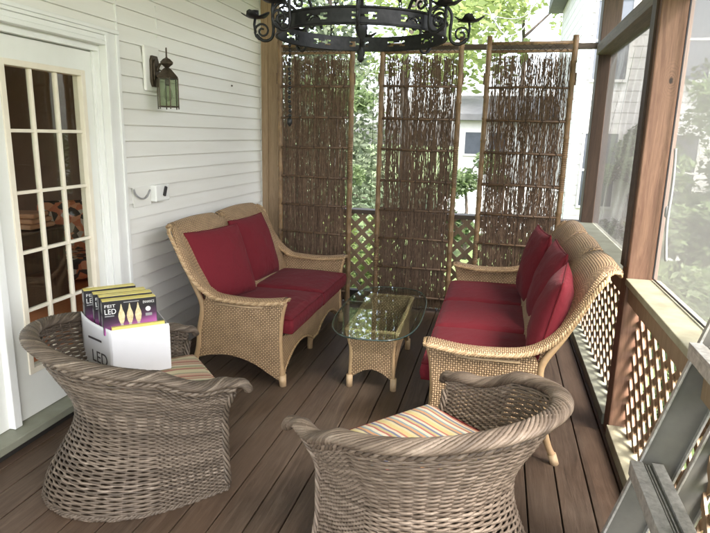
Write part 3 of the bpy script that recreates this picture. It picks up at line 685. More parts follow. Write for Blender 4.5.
def cushion(par,name,cx,cy,cz,lx,ly,lz,m='red',pipe='redpipe',crown=.018,rot=None):
    """boxy cushion, softly crowned, with piping round both seams"""
    b=B(); n=14; e=.16
    def sg(v,k): return math.copysign(abs(v)**k,v)
    def pt(a,bb,top):   # a,bb in -1..1
        x_=a*lx/2; y_=bb*ly/2
        r=.035
        ax=abs(a)*lx/2; ay=abs(bb)*ly/2; dx=lx/2-ax; dy=ly/2-ay; d=min(dx,dy)
        h=lz/2-.022+crown*(1-a*a)*(1-bb*bb)+.022*min(1,(max(0,d)/.045))**.5
        wob=noise.noise(Vector((x_*5+cx*3,y_*5+cy*7,lz)))*.006
        return Vector((x_,y_,(h+wob)*top))
    for top in(1,-1):
        b.grid(lambda u,v:pt(sg(u*2-1,.8),sg(v*2-1,.8),top),n*2,n*2)
    def side(u,v):
        # perimeter
        q=u*4; k=int(q)%4; f=(q-int(q))*2-1; f=sg(f,.8)
        a,bb=[(f,-1),(1,f),(-f,1),(-1,-f)][k]; p=pt(a,bb,1); zt=lz/2-.022+.0
        nx=(1 if abs(a)==1 else 0)*a; ny=(1 if abs(bb)==1 else 0)*bb
        z_=(v*2-1)*p.z; bul=.010*(1-(v*2-1)**2); return Vector((p.x+nx*bul,p.y+ny*bul,z_))
    b.grid(side,n*8,6)
    o=obj(name,b,m,par,True,fix=True); o.location=(cx,cy,cz)
    if rot: o.rotation_euler=rot
    b=B()
    for top in(1,-1):
        pts=[]
        for q in range(64):
            s_=side(q/64,1 if top>0 else 0); pts.append(s_)
        b.tube(pts,.0055,6,closed=True)
    obj('piping',b,pipe,o,True); return o
def pillow(lab,loc,rot,wd=.48,ht=.46,th=.15,seed=0,group=None):
    """knife-edge throw pillow: local x = thickness, y = width, z = height from its bottom edge"""
    t=thing('throw_pillow',lab,'pillow',loc,0,group); t.rotation_euler=rot
    b=B(); edge=[]
    def out(a,c):
        k=1-.045*(1-a*a) ; l=1-.045*(1-c*c)
        return a*wd/2*l,c*ht/2*k
    def f(sgn):
        def g_(u,v):
            a,c=u*2-1,v*2-1; a=math.sin(a*PI/2); c=math.sin(c*PI/2); y_,z_=out(a,c)
            prof=max(0,(1-a*a))**.42*max(0,(1-c*c))**.42
            sag=1+.25*(-c)*.5
            w_=noise.noise(Vector((a*2.1+seed,c*2.1,sgn)))*.012+noise.noise(Vector((a*6+seed,c*3,sgn*2)))*.004
            return Vector((sgn*(th/2*prof*sag+w_*prof),y_,z_+ht/2))
        return g_
    b.grid(f(1),26,26); b.grid(f(-1),26,26); o=obj('cover',b,'red',t,True)
    b=B(); pts=[]
    for k in range(80):
        q=k/80*4; i=int(q); e=(q-i)*2-1; a,c=[(e,-1),(1,e),(-e,1),(-1,-e)][i]; y_,z_=out(a,c); pts.append((0,y_,z_+ht/2))
    b.tube(pts,.006,6,closed=True); obj('piping',b,'redpipe',t,True); return t
HL=.765
love=settee(HL,2,'tan woven loveseat with two crimson seat cushions against the white siding','loveseat',(-1.71,4.20,0),0,.88,.16)
for k,c in enumerate((-.352,.352)):
    cushion(love,'seat_cushion',.155,c,.405,.60,.69,.135)
HS=1.03
sofa=settee(HS,3,'tan woven three seat sofa with crimson cushions along the side railing','sofa',(.12,3.98,0),PI,1.0,.17)
for k in (-1,0,1):
    cushion(sofa,'seat_cushion',.155,k*.645,.405,.60,.635,.135)
G1='crimson throw pillows on the settees'
pillow('crimson pillow on the loveseat, nearer to the door',(-1.81,3.79,.470),(0,R(-19),R(-13)),.57,.53,.20,1,G1)
pillow('crimson pillow on the loveseat, nearer to the twig screen',(-1.83,4.44,.470),(0,R(-18),R(-3)),.58,.53,.20,2,G1)
pillow('large crimson pillow at the near end of the sofa',(.275,3.25,.470),(0,R(-12),R(172)),.54,.50,.20,3,G1)
pillow('crimson pillow in the middle of the sofa back',(.285,3.90,.470),(0,R(-14),R(182)),.56,.53,.18,4,G1)
pillow('crimson pillow at the far end of the sofa, partly behind another pillow',(.24,4.47,.470),(0,R(-11),R(186)),.54,.54,.17,5,G1)

# ------------------------------------------------------------ glass coffee table
t=thing('coffee_table','oval glass topped coffee table on a tan woven base','table',(-.745,4.0,0),R(2))
def sup(a,n,cx,cy): return (math.copysign(abs(math.cos(a))**(2/n),math.cos(a))*cx,math.copysign(abs(math.sin(a))**(2/n),math.sin(a))*cy)
b=B(); ol=[sup(2*PI*k/72,3.0,.295,.655) for k in range(72)]
b.add([(x_,y_,.424) for x_,y_ in ol]+[(x_,y_,.434) for x_,y_ in ol],[tuple(range(72)),tuple(range(143,71,-1))]); gt=obj('glass_top',b,'tglass',t)
b=B(); b.tube([(x_*1.002,y_*1.002,.429) for x_,y_ in ol],.0055,6,closed=True); obj('glass_edge',b,'tedge',gt,True)
tx,ty=.145,.40; topx,topy=.165,.45
for s in(-1,1):
    # end panels (flared outward to top) and long side panels with arches
    b=B()
    poly=[(-topx,.41),(-tx*.93,.25),(-tx,.06)]+[(-tx+2*tx*u/10,.06+.075*math.sin(PI*u/10)) for u in range(1,10)]+[(tx,.06),(tx*.93,.25),(topx,.41)]
    b.prism(poly,'y',s*ty-.008,s*ty+.008)
    for i,v in enumerate(b.v):
        b.v[i]=(v[0],v[1]+s*(.05*max(0,(v[2]-.2)/.21)**2),v[2])
    obj('end_panel',b,'cane',t)
    b=B(); poly=[(-topy,.41),(-ty*.97,.25),(-ty,.06)]+[(-ty+2*ty*u/14,.06+.15*math.sin(PI*u/14)**.7) for u in range(1,14)]+[(ty,.06),(ty*.97,.25),(topy,.41)]
    b.prism(poly,'x',s*tx-.008,s*tx+.008)
    for i,v in enumerate(b.v): b.v[i]=(v[0]+s*(.02*max(0,(v[2]-.2)/.21)**2),v[1],v[2])
    obj('side_panel',b,'cane',t)
    for q in(-1,1):
        b=B(); b.tube(spline([(s*(topx+.002),q*(topy+.002),.41),(s*(tx*.98),q*(ty+.01),.27),(s*(tx+.003),q*(ty+.003),.06)],5),.012,8,uid=.4); lg=obj('leg',b,'canetrim',t,True)
        b=B(); b.tube([(s*(tx+.003),q*(ty+.003),.085),(s*(tx+.003),q*(ty+.003),0)],[.022,.021],10,uid=.9); obj('foot',b,'canetrim',lg,True)
b=B(); pr=[(topx,topy),(-topx,topy),(-topx,-topy),(topx,-topy)]
for k in range(4):
    a_,c_=pr[k],pr[(k+1)%4]; braid(b,[(a_[0],a_[1],.412),(c_[0],c_[1],.412)],.012,.008,.007,3,.05)
obj('rim_braid',b,'canetrim',t,True)

# ------------------------------------------------------------ wicker tub chairs
def tub_chair(lab,loc,rz,stripe,wm,seed,dark=False):
    st=random.getstate(); random.seed(seed)
    t=thing('wicker_tub_chair',lab,'wicker chair',loc,rz,'wicker tub chairs in the foreground')
    AX=.315
    def ss(a,b_,x): x=max(0,min(1,(x-a)/(b_-a))); return x*x*(3-2*x)
    def half(v):    # half width & back depth over v 0..1
        w_=.322+.048*(1-ss(0,.45,v))+.108*ss(.55,1.0,v)
        d_=.275+.160*(1-ss(0,.50,v))+.135*ss(.52,1.0,v)
        return w_,d_
    def top(s): q=1-abs(s-.5)*2; return .570+.185*ss(.20,1,q)+.02*(1-ss(0,.12,q))*-1
    LS=.40  # share of s used by each straight arm side
    def P(s,v,off=0):
        w_,d_=half(v); fx=AX-.035*(1-ss(0,.4,v))*0+.03*ss(.75,1,v)
        st_=.30; wf=.318+.022*(1-ss(0,.3,v))+.070*ss(.62,1,v)
        if s<st_ or s>1-st_:
            u=(s/st_) if s<st_ else ((1-s)/st_); x_=fx+(0-fx)*u; ub=math.sin(u*PI/2); y_=-(wf*(1-ub)+w_*ub); nx,ny=0,-1
            if s>.5: y_=-y_; ny=1
        else:
            a=(s-st_)/(1-2*st_)*PI; x_=-math.sin(a)*d_; y_=-math.cos(a)*w_; nx,ny=-math.sin(a),-math.cos(a)
        return Vector((x_+nx*off,y_+ny*off,v*top(s)))
    NS=56; rows=72; b=B(); pid=2*NS+1
    # horizontal weavers passing in front of and behind the stakes
    for r_ in range(rows):
        v=(r_+.5)/rows*.985; pts=[]
        for k in range(NS*3+1):
            s=k/(NS*3); ph=(s*NS+r_)*PI; pts.append(P(s,v+random.uniform(-.0018,.0018),.0052*math.cos(ph)))
        b.tube(pts,.0058,5,sq=.95,up=(0,0,1),cap=True)
    obj('woven_shell',b,wm,t,True,fix=False)
    b=B()
    for k in range(NS):
        s=(k+.5)/NS; b.tube([P(s,j/14) for j in range(15)],.0042,4,cap=False,up=(1,.1,0))
    obj('stakes',b,wm,t,True,fix=False)
    # front panel under the seat
    b=B(); yw=lambda v: .318+.022*(1-ss(0,.3,v))
    fr=0
    for r_ in range(33):
        z=(r_+.5)/33*.40; v=z/.62; pts=[]
        for k in range(61):
            u=k/60*2-1; pts.append((AX+.018*(1-u*u)+.006*math.cos((k*.5*1.0+r_)*PI),u*yw(v),z))
        b.tube(pts,.0062,5,sq=.85,up=(0,0,1))
    for k in range(31):
        u=k/15-1; b.tube([(AX+.018*(1-u*u),u*yw(z/.62),z) for z in (0,.1,.2,.3,.40)],.0042,4,cap=False,up=(1,0,0))
    obj('front_panel',b,wm,t,True,fix=False)
    b=B(); pth=[P(k/60,0,.0) for k in range(61)]; braid(b,[p+Vector((0,0,.012)) for p in pth],.010,.008,.006,3,.06)
    braid(b,[(AX+.018*(1-(k/10-1)**2),(k/10-1)*yw(0),.012) for k in range(21)],.010,.008,.006,3,.06)
    obj('foot_braid',b,wm,t,True)
    for s in(-1,1):   # wrapped corner posts at the arm fronts
        b=B(); ss_=0 if s<0 else 1; pth=[P(ss_,.06+.86*j/20) for j in range(21)]
        braid(b,pth,.014,.014,.007,5,.16,up=(1,0,0)); obj('arm_post',b,wm,t,True)
    # thick braided rim, rolled over; droops at the arm ends
    core=[]
    for k in range(101):
        s=k/100; p=P(s,1.0,.022); core.append(p+Vector((0,0,.012)))
    def tail(p,d,y): return [p+Vector((.025,y*.008,-.002)),p+Vector((.044,y*.012,-.018)),p+Vector((.052,y*.012,-.042))]
    core=[q for q in reversed(tail(core[0],1,-1))]+core+tail(core[-1],1,1)
    b=B(); rxf=lambda u:.032*(1-.45*max(0,1-u*14)-.45*max(0,1-(1-u)*14)); rzf=lambda u:.018*(1-.3*max(0,1-u*14)-.3*max(0,1-(1-u)*14))
    braid(b,core,rxf,rzf,.0075,13,.30,5); braid(b,core,lambda u:rxf(u)*.9,lambda u:rzf(u)*.9,.0070,7,-.34,5); braid(b,core,.012,.006,.012,3,.20,5)
    core2=[p+Vector((0,0,-.02)) for p in core]; braid(b,[P(k/80,.965,.016) for k in range(81)],.010,.010,.008,3,.09,5)
    obj('braided_rim',b,wm,t,True)
    # inner seat lip and cushion (rounded to the tub)
    b=B(); n=48
    def out(k):
        s=k/n
        if s<=1: p=P(s,.60,-.028); return (min(p.x,AX+.02),p.y)
    ring=[out(k) for k in range(n+1)]
    ring=[(AX+.035,ring[0][1]*.97)]+ring+[(AX+.035,ring[-1][1]*.97)]
    cx_=.06; vs=[];fs=[]; m_=len(ring)
    lay=[(.0,.385),(.92,.385),(.985,.395),(1.0,.425),(.985,.452),(.94,.464),(.75,.474),(.45,.482),(.0,.484)]
    for sc,z in lay:
        for (x_,y_) in ring:
            vs.append((cx_+(x_-cx_)*sc,y_*sc,z+ (noise.noise(Vector((x_*4*sc,y_*4*sc,seed)))*.01 if z>.45 else 0)))
    for i in range(len(lay)-1):
        for k in range(m_): fs.append((i*m_+k,i*m_+(k+1)%m_,(i+1)*m_+(k+1)%m_,(i+1)*m_+k))
    b.add(vs,fs); cu=obj('seat_cushion',b,stripe,t,True)
    b=B(); b.tube([(cx_+(x_-cx_)*.99,y_*.99,.448) for x_,y_ in ring],.006,6,closed=True); b.tube([(cx_+(x_-cx_)*.99,y_*.99,.396) for x_,y_ in ring],.006,6,closed=True); obj('piping',b,'redpipe' if stripe=='stripeR' else stripe,cu,True)
    b=B(); b.prism([(x_*.98,y_*.98) for x_,y_ in ring],'z',.355,.383); obj('seat_deck',b,'darkgap',t)
    random.setstate(st); return t
CL=Vector((-1.60,2.31,0)); CLr=math.atan2(.70,.72)
tub_chair('grey brown wicker tub chair holding an open carton on a faded striped cushion',CL,CLr,'stripeL','wickd',3)
tub_chair('pale wicker tub chair with an empty cushion in bright yellow, red and blue stripes',(-.165,2.07,0),math.atan2(.655,-.755),'stripeR','wick',4)

# ------------------------------------------------------------ carton of bulbs on the left chair
A=Vector((-1.715,2.29,0)); dF=Vector((.72,.69,0)).normalized(); dN=Vector((-.69,.72,0)).normalized()
bz=.492
t=thing('open_carton','white open carton standing on the striped seat of the left wicker chair','carton',A+Vector((0,0,bz)),math.atan2(dF.y,dF.x))
Wb,Db,Hb=.265,.32,.235   # along x (front face), along y (depth), height
b=B(); b.bb(0,Wb,-.003,0,0,Hb); o=obj('front_face',b,'card',t)
b=B()
def lf(u,v): return Vector((-.10*u-.02*math.sin(PI*u)*v,Db*.8*u,Hb*v*(1+.16*u)))
b.grid(lf,12,12); lfo=obj('side_flap',b,'card',t,True,solid=.003,fix=False)
b=B(); b.bb(Wb,Wb+.003,0,Db,0,Hb*.94); obj('side_face',b,'card',t)
b=B(); b.bb(0,Wb,Db,Db+.003,0,Hb*1.1); obj('back_face',b,'card',t)
b=B(); b.bb(0,Wb,0,Db,-.003,0); obj('bottom',b,'card',t)
b=B(); b.bb(Wb*.02,Wb*.93,.003,.02,Hb-.006,Hb+.012); obj('inner_flap',b,'pyellow',t)
mt=Matrix.Rotation(math.atan2(.10,Db*.8),3,'Z')@Matrix(((0,0,-1),(-1,0,0),(0,1,0)))   # text x-> -y, text y-> z, normal -> -x
text('side_lettering','LED',.085,lfo,'ink',(-.074,.165,.045),mt,.0006)
t_line=B(); t_line.box((0,0,0),(.12,.010,.0012)); _o=obj('printed_line',t_line,'ink',lfo); _o.matrix_local=Matrix.Translation((-.062,.105,.170))@mt.to_4x4()
def bulb_pack(lab,x,y,z,w_=.245,h=.165,rz=0,full=True):
    """carton standing inside the box; local x along its face, face towards -y"""
    pk=thing('bulb_package',lab,'package',t.matrix_basis@Vector((x,y,z)),t.rotation_euler.z+rz,'black packages of candle bulbs standing in the open carton')
    d=.052
    b=B(); b.bb(0,w_,0,d,0,h); c=obj('carton_body',b,'pblack',pk,bev=.0015)
    b=B(); b.bb(.002,w_-.002,.002,d-.002,h+.0006,h+.0026); obj('carton_top',b,'pyellow',c)
    b=B(); b.bb(.002,w_-.002,-.0012,-.0006,.002,h-.002); obj('front_print',b,'ppurple',c)
    mf=Matrix(((1,0,0),(0,0,-1),(0,1,0)))
    text('lettering','FEIT',.021,c,'pwhite',(.008,-.0016,h-.030),mf,.0003,.048)
    text('lettering','LED',.036,c,'pwhite',(.007,-.0016,h-.062),mf,.0003,.050)
    b=B(); b.bb(.009,.050,-.0018,-.0013,h-.074,h-.069); obj('print_line',b,'pgrey',c)
    b=B(); b.bb(.095,.165,-.0018,-.0013,h-.013,h-.009); obj('print_line',b,'pgrey',c)
    text('lettering','ENHANCE',.018,c,'pwhite',(.182,-.0016,h-.026),mf,.0003,.052)
    b=B(); b.lathe([(.012,-.0004),(.012,.0004)],20); ob=obj('roundel',b,'pwhite',c); ob.matrix_local=Matrix.Translation((.205,-.0016,h-.055))@Matrix.Rotation(PI/2,4,'X')
    b=B(); b.bb(.192,.222,-.0018,-.0013,h-.090,h-.076); obj('print_block',b,'pgrey',c)
    for k in range(3):
        bx=.083+k*.038; prof=[(.001,h-.018),(.0035,h-.030),(.0055,h-.042),(.0125,h-.062),(.0150,h-.078),(.0120,h-.098),(.0065,h-.114)]
        b=B(); L=[(bx-r,z_) for r,z_ in prof]+[(bx+r,z_) for r,z_ in reversed(prof)]; b.prism(L,'y',-.0020,-.0013); ob=obj('bulb_picture',b,'bulbg',c)
        b=B(); b.prism([(bx-.006,h-.115),(bx-.006,h-.132),(bx-.003,h-.138),(bx+.003,h-.138),(bx+.006,h-.132),(bx+.006,h-.115)],'y',-.0020,-.0013); obj('bulb_cap_picture',b,'bulbd',ob)
    b=B(); b.bb(-.0012,-.0006,.006,d-.006,h-.060,h-.012); b.bb(-.0012,-.0006,.006,d-.006,h-.125,h-.075); obj('end_print',b,'pgrey',c)
    return pk
z_=.205
bulb_pack('black and purple bulb package at the front of the carton',-.028,.030,z_-.002)
bulb_pack('black bulb package second from the front in the carton',-.034,.088,z_+.006)
bulb_pack('black bulb package third from the front in the carton',-.052,.146,z_+.008)
bulb_pack('black bulb package at the back of the carton nearest the door',-.085,.215,z_+.012,rz=R(4))

# ------------------------------------------------------------ ring chandelier
CC=Vector((-.655,2.75,2.070))
t=thing('ring_chandelier','black wrought iron ring chandelier with scrolled candle arms','chandelier',CC)
RR=.380; RH=.066
b=B(); n=144; holes=set()
# ring band with small barbell shaped piercings
rows=[0,.020,.028,.038,.046,RH]
def hole(i,j):
    q=i%12; 
    if j==2: return q in (4,5,6,7)
    if j in(1,3): return q in(3,4,7,8)
    return False
vs=[];fs=[]
for rr in (RR,RR-.006):
    for i in range(n):
        a=2*PI*i/n
        for z in rows: vs.append((rr*math.cos(a),rr*math.sin(a),z))
m_=len(rows); o2=n*m_
rows_h={}
for i in range(n):
    k=(i+1)%n
    for j in range(m_-1):
        if j in(1,2,3) and hole(i,j): continue
        fs.append((i*m_+j,k*m_+j,k*m_+j+1,i*m_+j+1)); fs.append((o2+i*m_+j,o2+i*m_+j+1,o2+k*m_+j+1,o2+k*m_+j))
    fs.append((i*m_,o2+i*m_,o2+k*m_,k*m_)); fs.append((i*m_+m_-1,k*m_+m_-1,o2+k*m_+m_-1,o2+i*m_+m_-1))
b.add(vs,fs); rg=obj('ring_band',b,'iron',t)
b=B()
for z in(0.002,RH-.002): b.tube([(math.cos(2*PI*i/96)*(RR+.002),math.sin(2*PI*i/96)*(RR+.002),z) for i in range(96)],.005,6,closed=True)
obj('ring_edge',b,'iron',rg,True)
b=B(); 
for k in range(3):
    a=PI*k/3+.26; b.tube([(RR*math.cos(a),RR*math.sin(a),.06),(RR*.5*math.cos(a),RR*.5*math.sin(a),.05),(0,0,.07),(-RR*.5*math.cos(a),-RR*.5*math.sin(a),.05),(-RR*math.cos(a),-RR*math.sin(a),.06)][:1]+[(0,0,.07)],.0,3) if False else None
# centre stem with finial, hanging rods
b.tube([(0,0,.95),(0,0,-.05)],.008,8); b.lathe([(.004,-.10),(.018,-.085),(.012,-.07),(.020,-.055),(.006,-.03),(.006,0),(.022,.02),(.03,.05),(.02,.09),(.008,.12)],12)
obj('centre_stem',b,'iron',t,True)
def spiral(c,r0,r1,a0,turns,n=22):
    return [(c[0]+(r0+(r1-r0)*k/n)*math.cos(a0+turns*2*PI*k/n),c[1]+(r0+(r1-r0)*k/n)*math.sin(a0+turns*2*PI*k/n)) for k in range(n+1)]
NA=8
for k in range(NA):
    a=2*PI*k/NA+.20
    def RZ(pts): return [Vector((math.cos(a)*p[0],math.sin(a)*p[0],p[1])) for p in pts]
    b=B()
    # strap over the band, S arm sweeping outwards and up to the cup, scroll below
    b.tube(RZ(spline([(RR-.10,.075),(RR-.075,.125),(RR-.02,.150),(RR+.020,.115),(RR+.018,.03),(RR+.03,-.005),(RR+.065,-.012),(RR+.095,.012)],6)),.007,7)
    b.tube(RZ(spiral((RR+.068,.028),.040,.008,-PI/2,1.6)),.005,6)
    b.tube(RZ(spiral((RR-.03,.105),.034,.006,PI*.9,-1.3)),.005,6)
    b.tube(RZ([(RR+.100,.02),(RR+.105,.055),(RR+.100,.085)]),.006,6)
    ar=obj('candle_arm',b,'iron',t,True)
    b=B(); c=Vector((math.cos(a)*(RR+.10),math.sin(a)*(RR+.10),.085)); N8=24; vs=[];fs=[]
    for r_,z in ((.012,-.004),(.032,.000),(.056,.012)):
        for q in range(N8):
            aa=2*PI*q/N8; rr=r_*(1+(.22*math.cos(aa*4) if r_>.04 else 0)); vs.append(c+Vector((rr*math.cos(aa),rr*math.sin(aa),z+(.010*math.cos(aa*4) if r_>.04 else 0))))
    for i in range(2):
        for q in range(N8): fs.append((i*N8+q,i*N8+(q+1)%N8,(i+1)*N8+(q+1)%N8,(i+1)*N8+q))
    fs.append(tuple(range(N8))); b.add(vs,fs); obj('leaf_cup',b,'iron',ar,True,solid=.003)
    b=B(); b.lathe([(.010,.0),(.016,.004),(.016,.030),(.013,.030)],10,c); obj('candle_socket',b,'iron',ar,True)
for k in range(4):
    a=2*PI*k/4+.65; p0=Vector((RR*math.cos(a),RR*math.sin(a),RH)); p1=Vector((0,0,.93)); L=(p1-p0).length; d=(p1-p0).normalized(); b=B()
    m_=int(L/.030)
    s1=d.cross(Vector((0,0,1))).normalized(); s2=s1.cross(d)
    for q in range(m_):
        c=p0+d*(.018+q*L/m_); sd_=s1 if q%2 else s2
        b.tube([c+d*(.019*math.cos(2*PI*j/10))+sd_*(.009*math.sin(2*PI*j/10)) for j in range(10)],.0026,5,closed=True)
    obj('chain',b,'iron',t,True)
b=B(); b.lathe([(.0,.95),(.05,.95),(.06,.98),(.06,.994),(.0,.994)],16); obj('ceiling_rose',b,'iron',t)
# black bead chain hanging from the ring
t2=thing('bead_chain','black bead chain hanging down in front of the twig screen by the siding','chain',(CC.x-.360,CC.y+.05,CC.z))
b=B()
for q in range(16):
    z=-.005-q*.0215; b.lathe([(.0015,z),(.0075+.002*(q%3==0),z-.006),(.0075,z-.013),(.0015,z-.0185)],7,(.002*math.sin(q),.0,0))
obj('beads',b,'iron',t2,True)
b=B(); b.lathe([(.004,-.345),(.013,-.355),(.013,-.375),(.004,-.388)],8); obj('end_weight',b,'iron',t2,True)
b=B(); b.tube([(0,0,0),(.004,.003,-.8),(0,0,-1.5)],.003,5); o=obj('cord',b,'leafm'); o.location=(-1.245,5.80,2.42); tag(o,'thin green cord hanging between the first two twig screens','cord')

# ------------------------------------------------------------ stepladder leaning at the right edge
t=thing('stepladder','worn aluminium stepladder leaning against the pale sill at the right','ladder',(.40,2.10,0))
dr=Vector((.285,0,1)).normalized(); nr=Vector((dr.z,0,-dr.x))   # along rail ; perpendicular towards wall/right-down
def rail(y,m1='alu',m2='alud',off=0,L=1.6,wd=.135,s=1):
    b=B(); c=Vector((0,y,0))+nr*(off+wd/2)+dr*(L/2)
    rm=Matrix((nr,Vector((0,1,0)),dr)).transposed()
    b.box(c,(wd-.012,.004,L),rm); o=obj('rail_web',b,m2,t)
    b=B()
    for q in(-1,1): b.box(c+nr*(q*(wd/2-.004))+Vector((0,-s*.009,0)),(.008,.022,L),rm)
    obj('rail_flange',b,m1,o,bev=.0015); return o
rail(0); rail(-.62,s=-1); 
rail(.012,off=.160,L=1.55,wd=.11); rail(-.62,off=.160,L=1.55,wd=.11,s=-1)
for k,L in enumerate((.10,.555,1.03,1.50)):
    p=dr*L; b=B(); b.bb(p.x-.022,p.x+.078,-.605,-.012,p.z-.008,p.z-.004); st_=obj('tread',b,'alud',t)
    b=B(); b.bb(p.x-.028,p.x+.014,-.60,-.016,p.z-.0035,p.z+.010); b.bb(p.x+.044,p.x+.082,-.60,-.016,p.z-.0035,p.z+.010)
    b.bb(p.x-.028,p.x-.024,-.60,-.016,p.z-.045,p.z-.0036)
    for q in range(2): b.bb(p.x+.022+q*.010,p.x+.026+q*.010,-.60,-.016,p.z-.0035,p.z+.001)
    obj('tread_lip',b,'alu',st_,bev=.0015)
for k,L in enumerate((.30,.75,1.2)):
    p=dr*L+nr*.18; b=B(); b.bb(p.x,p.x+.03,-.60,-.002,p.z-.02,p.z+.012); obj('rear_brace',b,'alu',t,bev=.002)

# ------------------------------------------------------------ outside
def leaf_cloud(b,blobs,n,size,rnd,flat=.5):
    tot=sum(r**2 for *_,r in blobs)
    for (x_,y_,z_,r) in blobs:
        for k in range(int(n*r*r/tot)):
            d=Vector((rnd.gauss(0,1),rnd.gauss(0,1),rnd.gauss(0,1))).normalized()*r*(rnd.random()**.4)
            d.z*=.85; c=Vector((x_,y_,z_))+d; s=size*rnd.uniform(.6,1.4)
            u=Vector((rnd.gauss(0,1),rnd.gauss(0,1),rnd.gauss(0,flat))).normalized(); v=u.cross(Vector((rnd.gauss(0,1),rnd.gauss(0,1),rnd.gauss(0,1)))).normalized()
            uid=rnd.random()
            b.add([c-u*s,c-v*s*.45,c+u*s,c+v*s*.45],[(0,1,2,3)],[[(uid,0)]*4])
def tree(name,lab,cat,x,y,h,blobs,n,size,m,seed,tr=.12,z0=-.62,limbs=6):
    rnd=random.Random(seed); t=thing(name,lab,cat,(x,y,z0))
    b=B(); top=h*.8; tp=[(rnd.uniform(-.04,.04)*k,rnd.uniform(-.04,.04)*k,top*k/6) for k in range(7)]
    b.tube(tp,[tr*(1-.13*k) for k in range(7)],8)
    for (bx,by,bz_,r) in blobs[:limbs]:
        z=max(.25*h,min(top,bz_-r*.6)); i=min(6,int(z/top*6)); p=Vector(tp[i]); e=Vector((bx,by,bz_)); b.tube([p,p.lerp(e,.5)+Vector((0,0,.1)),e],[tr*.35,tr*.22,tr*.08],5)
    obj('trunk',b,'bark',t,True)
    b=B(); leaf_cloud(b,blobs,n,size,rnd); obj('crown',b,m,t,fix=False); return t
rnd=random.Random(5)
def conif(h,r,k=16):
    out=[]
    for i in range(k):
        f=i/(k-1); rr=r*(1-f*.85); a=rnd.uniform(0,7)
        for q in range(3): aa=a+q*2.1; out.append((math.cos(aa)*rr*.6,math.sin(aa)*rr*.6,.12*h+f*.88*h,rr*.55+.1))
    return out
def decid(h,r,k=14,low=.35):
    out=[]
    for i in range(k):
        a=rnd.uniform(0,7); q=rnd.random()**.5*r*.8; z=h*rnd.uniform(low,1); out.append((math.cos(a)*q,math.sin(a)*q,z,r*rnd.uniform(.22,.42)))
    return out
tree('conifer_tree','tall grey green conifer seen between the first and middle twig screens','tree',-3.9,13.0,7.0,conif(7,1.7),9000,.085,'leafc',1,.16)
tree('conifer_tree','conifer beyond the screen nearest the siding','tree',-6.4,13.5,8.0,conif(8,2.0),7000,.10,'leafc',2,.18)
tree('broadleaf_tree','yellow green tree overhanging the rear yard behind the chandelier','tree',-3.0,19,9.0,decid(9,3.6,16,.5),4500,.13,'leafd',3,.2)
tree('broadleaf_tree','dark bush by the trunk below the conifer in the rear yard','bush',-3.15,10.6,1.55,decid(1.55,.8,10,.1),3600,.05,'leafm',14,.05)
tree('broadleaf_tree','yellow green canopy above the screen nearest the corner post','tree',.4,21,8.2,decid(8.2,2.8,10,.68),2200,.12,'leafd',4,.15)
tree('broadleaf_tree','slender bare lower trunk standing left of the middle twig screen','tree',-2.78,9.6,3.2,decid(3.2,.7,8,.75),1600,.06,'leafm',22,.07)
tree('garden_shrub','rounded green shrub between the middle screen and the corner screen','shrub',-.55,11.2,2.25,decid(2.2,.75,12,.15),4200,.05,'leafm',6,.05)
tree('garden_shrub','leafy shrub beyond the lattice behind the coffee table','shrub',-1.9,8.2,.95,decid(.95,.8,10,.1),2600,.05,'leafd',7,.03)
tree('garden_shrub','leafy shrub beyond the lattice at the corner','shrub',.9,8.4,.9,decid(.9,.8,10,.1),2600,.05,'leafd',8,.03)
for i,(x,y,h,r,lab) in enumerate([(2.75,8.6,3.0,1.1,'leafy tree beyond the near insect screen'),(2.5,12.0,2.4,.8,'small leafy tree beyond the plastic sheeting'),(4.4,12.5,4.2,1.6,'taller leafy tree further off beyond the insect screen'),(2.05,6.3,1.7,.8,'low leafy bush just outside the near lattice')]):
    tree('broadleaf_tree' if h>2 else 'garden_shrub',lab,'tree' if h>2 else 'bush',x,y,h,decid(h,r,14,.2),6000,.06,'leafm',30+i,.07)
tree('broadleaf_tree','tall tree standing out beyond the right side railing','tree',7.5,10,9,decid(9,3,18,.3),7000,.12,'leafm',41,.2)
for i,(x,y,h,r_) in enumerate([(1.75,4.7,1.15,.75),(1.9,3.4,1.0,.7)]):  # shrubs added to darken the bright gaps of the side lattice
    tree('garden_shrub',('low green shrub added outside the shaded lattice behind the sofa to darken its gaps','low green shrub added outside the lattice under the pale sill to darken its gaps')[i],'shrub',x,y,h,decid(h,r_,10,.1),3000,.045,'leafm',60+i,.03)
# neighbour's garage and house
t=thing('neighbour_garage','low white garage with a grey roof in the rear yard','garage',(1.2,17.5,-.62))
b=B(); b.bb(-2.3,2.3,-1.5,2.5,0,2.75); obj('wall',b,'hwall',t)
b=B(); b.prism([(-1.8,2.70),(-1.8,2.85),(.5,3.45),(2.9,2.85),(2.9,2.70)],'x',-2.6,2.6); obj('roof',b,'hroof',t)
for x_ in(-1.95,-1.35,.4):
    b=B(); b.bb(x_-.2,x_+.2,-1.53,-1.502,1.85,2.4); w_=obj('window',b,'hwin',t); b=B()
    for q in(-1,1): b.bb(x_+q*.22-.02,x_+q*.22+.02,-1.55,-1.5035,1.8,2.45)
    b.bb(x_-.2,x_+.2,-1.55,-1.5035,1.8,1.85); b.bb(x_-.2,x_+.2,-1.55,-1.5035,2.4,2.45); obj('frame',b,'hwall',w_)
t=thing('neighbour_house','tall white clapboard house with shuttered windows beyond the corner post','house',(3.85,14.5,-.62))
b=B()
for k in range(28): b.bb(-2.55,3.5,-2-.012*(k%1),3,.20*k,.20*k+.185); b.bb(-2.54,3.5,-1.98,3,.20*k+.185,.20*k+.2)
obj('wall',b,'hwall',t)
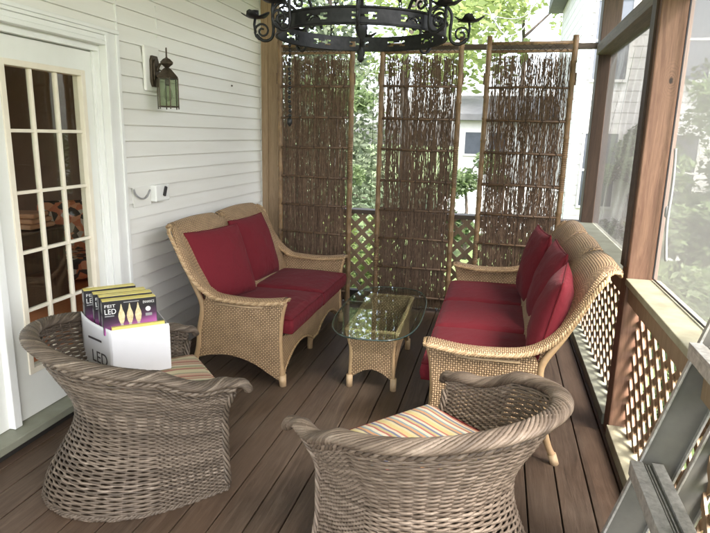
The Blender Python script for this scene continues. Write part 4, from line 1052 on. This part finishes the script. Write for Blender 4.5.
b=B(); b.prism([(-2.4,5.6),(-2.4,5.75),(.5,7.6),(3.4,5.75),(3.4,5.6)],'x',-2.9,3.9); obj('roof',b,'hroof',t)
for x_,z_ in((-2.0,1.0),(-.6,1.0),(.9,1.0),(-2.0,3.4),(-.6,3.4),(.9,3.4)):
    b=B(); b.bb(x_-.3,x_+.3,-2.04,-2.015,z_,z_+1.4); w_=obj('window',b,'hwin',t)
    b=B(); b.bb(x_-.34,x_-.3,-2.06,-2.014,z_,z_+1.4); b.bb(x_+.3,x_+.34,-2.06,-2.014,z_,z_+1.4); b.bb(x_-.34,x_+.34,-2.06,-2.014,z_+1.4,z_+1.46); b.bb(x_-.34,x_+.34,-2.06,-2.014,z_-.05,z_); b.bb(x_-.3,x_+.3,-2.055,-2.041,z_+.68,z_+.72); obj('frame',b,'hwall',w_)
t=thing('neighbour_house','white house with a raised deck beyond the insect screens on the right','house',(11,12,-.62))
b=B(); b.bb(-3,4,-5,6,0,5); obj('wall',b,'hwall',t)
b=B(); b.prism([(-3.4,4.9),(-3.4,5.05),(.5,7),(4.4,5.05),(4.4,4.9)],'y',-5.3,6.3); obj('roof',b,'hroof',t)
for y_ in(-3.5,-1.2,1.2,3.6):
    for z_ in(.9,3.2):
        b=B(); b.bb(-3.03,-3.002,y_-.45,y_+.45,z_,z_+1.2); obj('window',b,'hwin',t)
b=B(); b.bb(-5,-3.002,-4.5,5.5,2.5,2.65)
for k in range(30): b.bb(-5.0,-4.96,-4.5+k*.34,-4.46+k*.34,2.65,3.6)
b.bb(-5.03,-4.93,-4.5,5.5,3.6,3.68); obj('deck_balcony',b,'hwall',t)
t=thing('garden_fence','white diagonal lattice garden fence in the rear yard','fence',(-.2,12.6,-.62))
b=B(); strips(b,-.9,1.6,.35,1.25,.04,.12,lambda u,v,w:(u,w,v),(-.01,0),(.001,.01)); b.bb(-.95,1.65,-.03,.03,1.25,1.30); b.bb(-.95,1.65,-.03,.03,.3,.35)
for x_ in(-.95,.35,1.65): b.bb(x_-.05,x_+.05,-.05,.05,0,1.45)
obj('lattice',b,'latw',t)
b=B(); b.tube(spline([(-.25,6.6,2.95),(-.1,6.6,2.72),(.02,6.6,2.68),(.14,6.6,2.78),(.2,6.6,3.1)],8),.006,5); b.tube(spline([(-.3,6.6,2.90),(-.05,6.6,2.84),(.12,6.6,2.86),(.22,6.6,2.98)],6),.004,5)
tag(obj('hanging_wire',b,'pgrey',smooth=True),'thin looped wire hanging beyond the rear rail','wire')
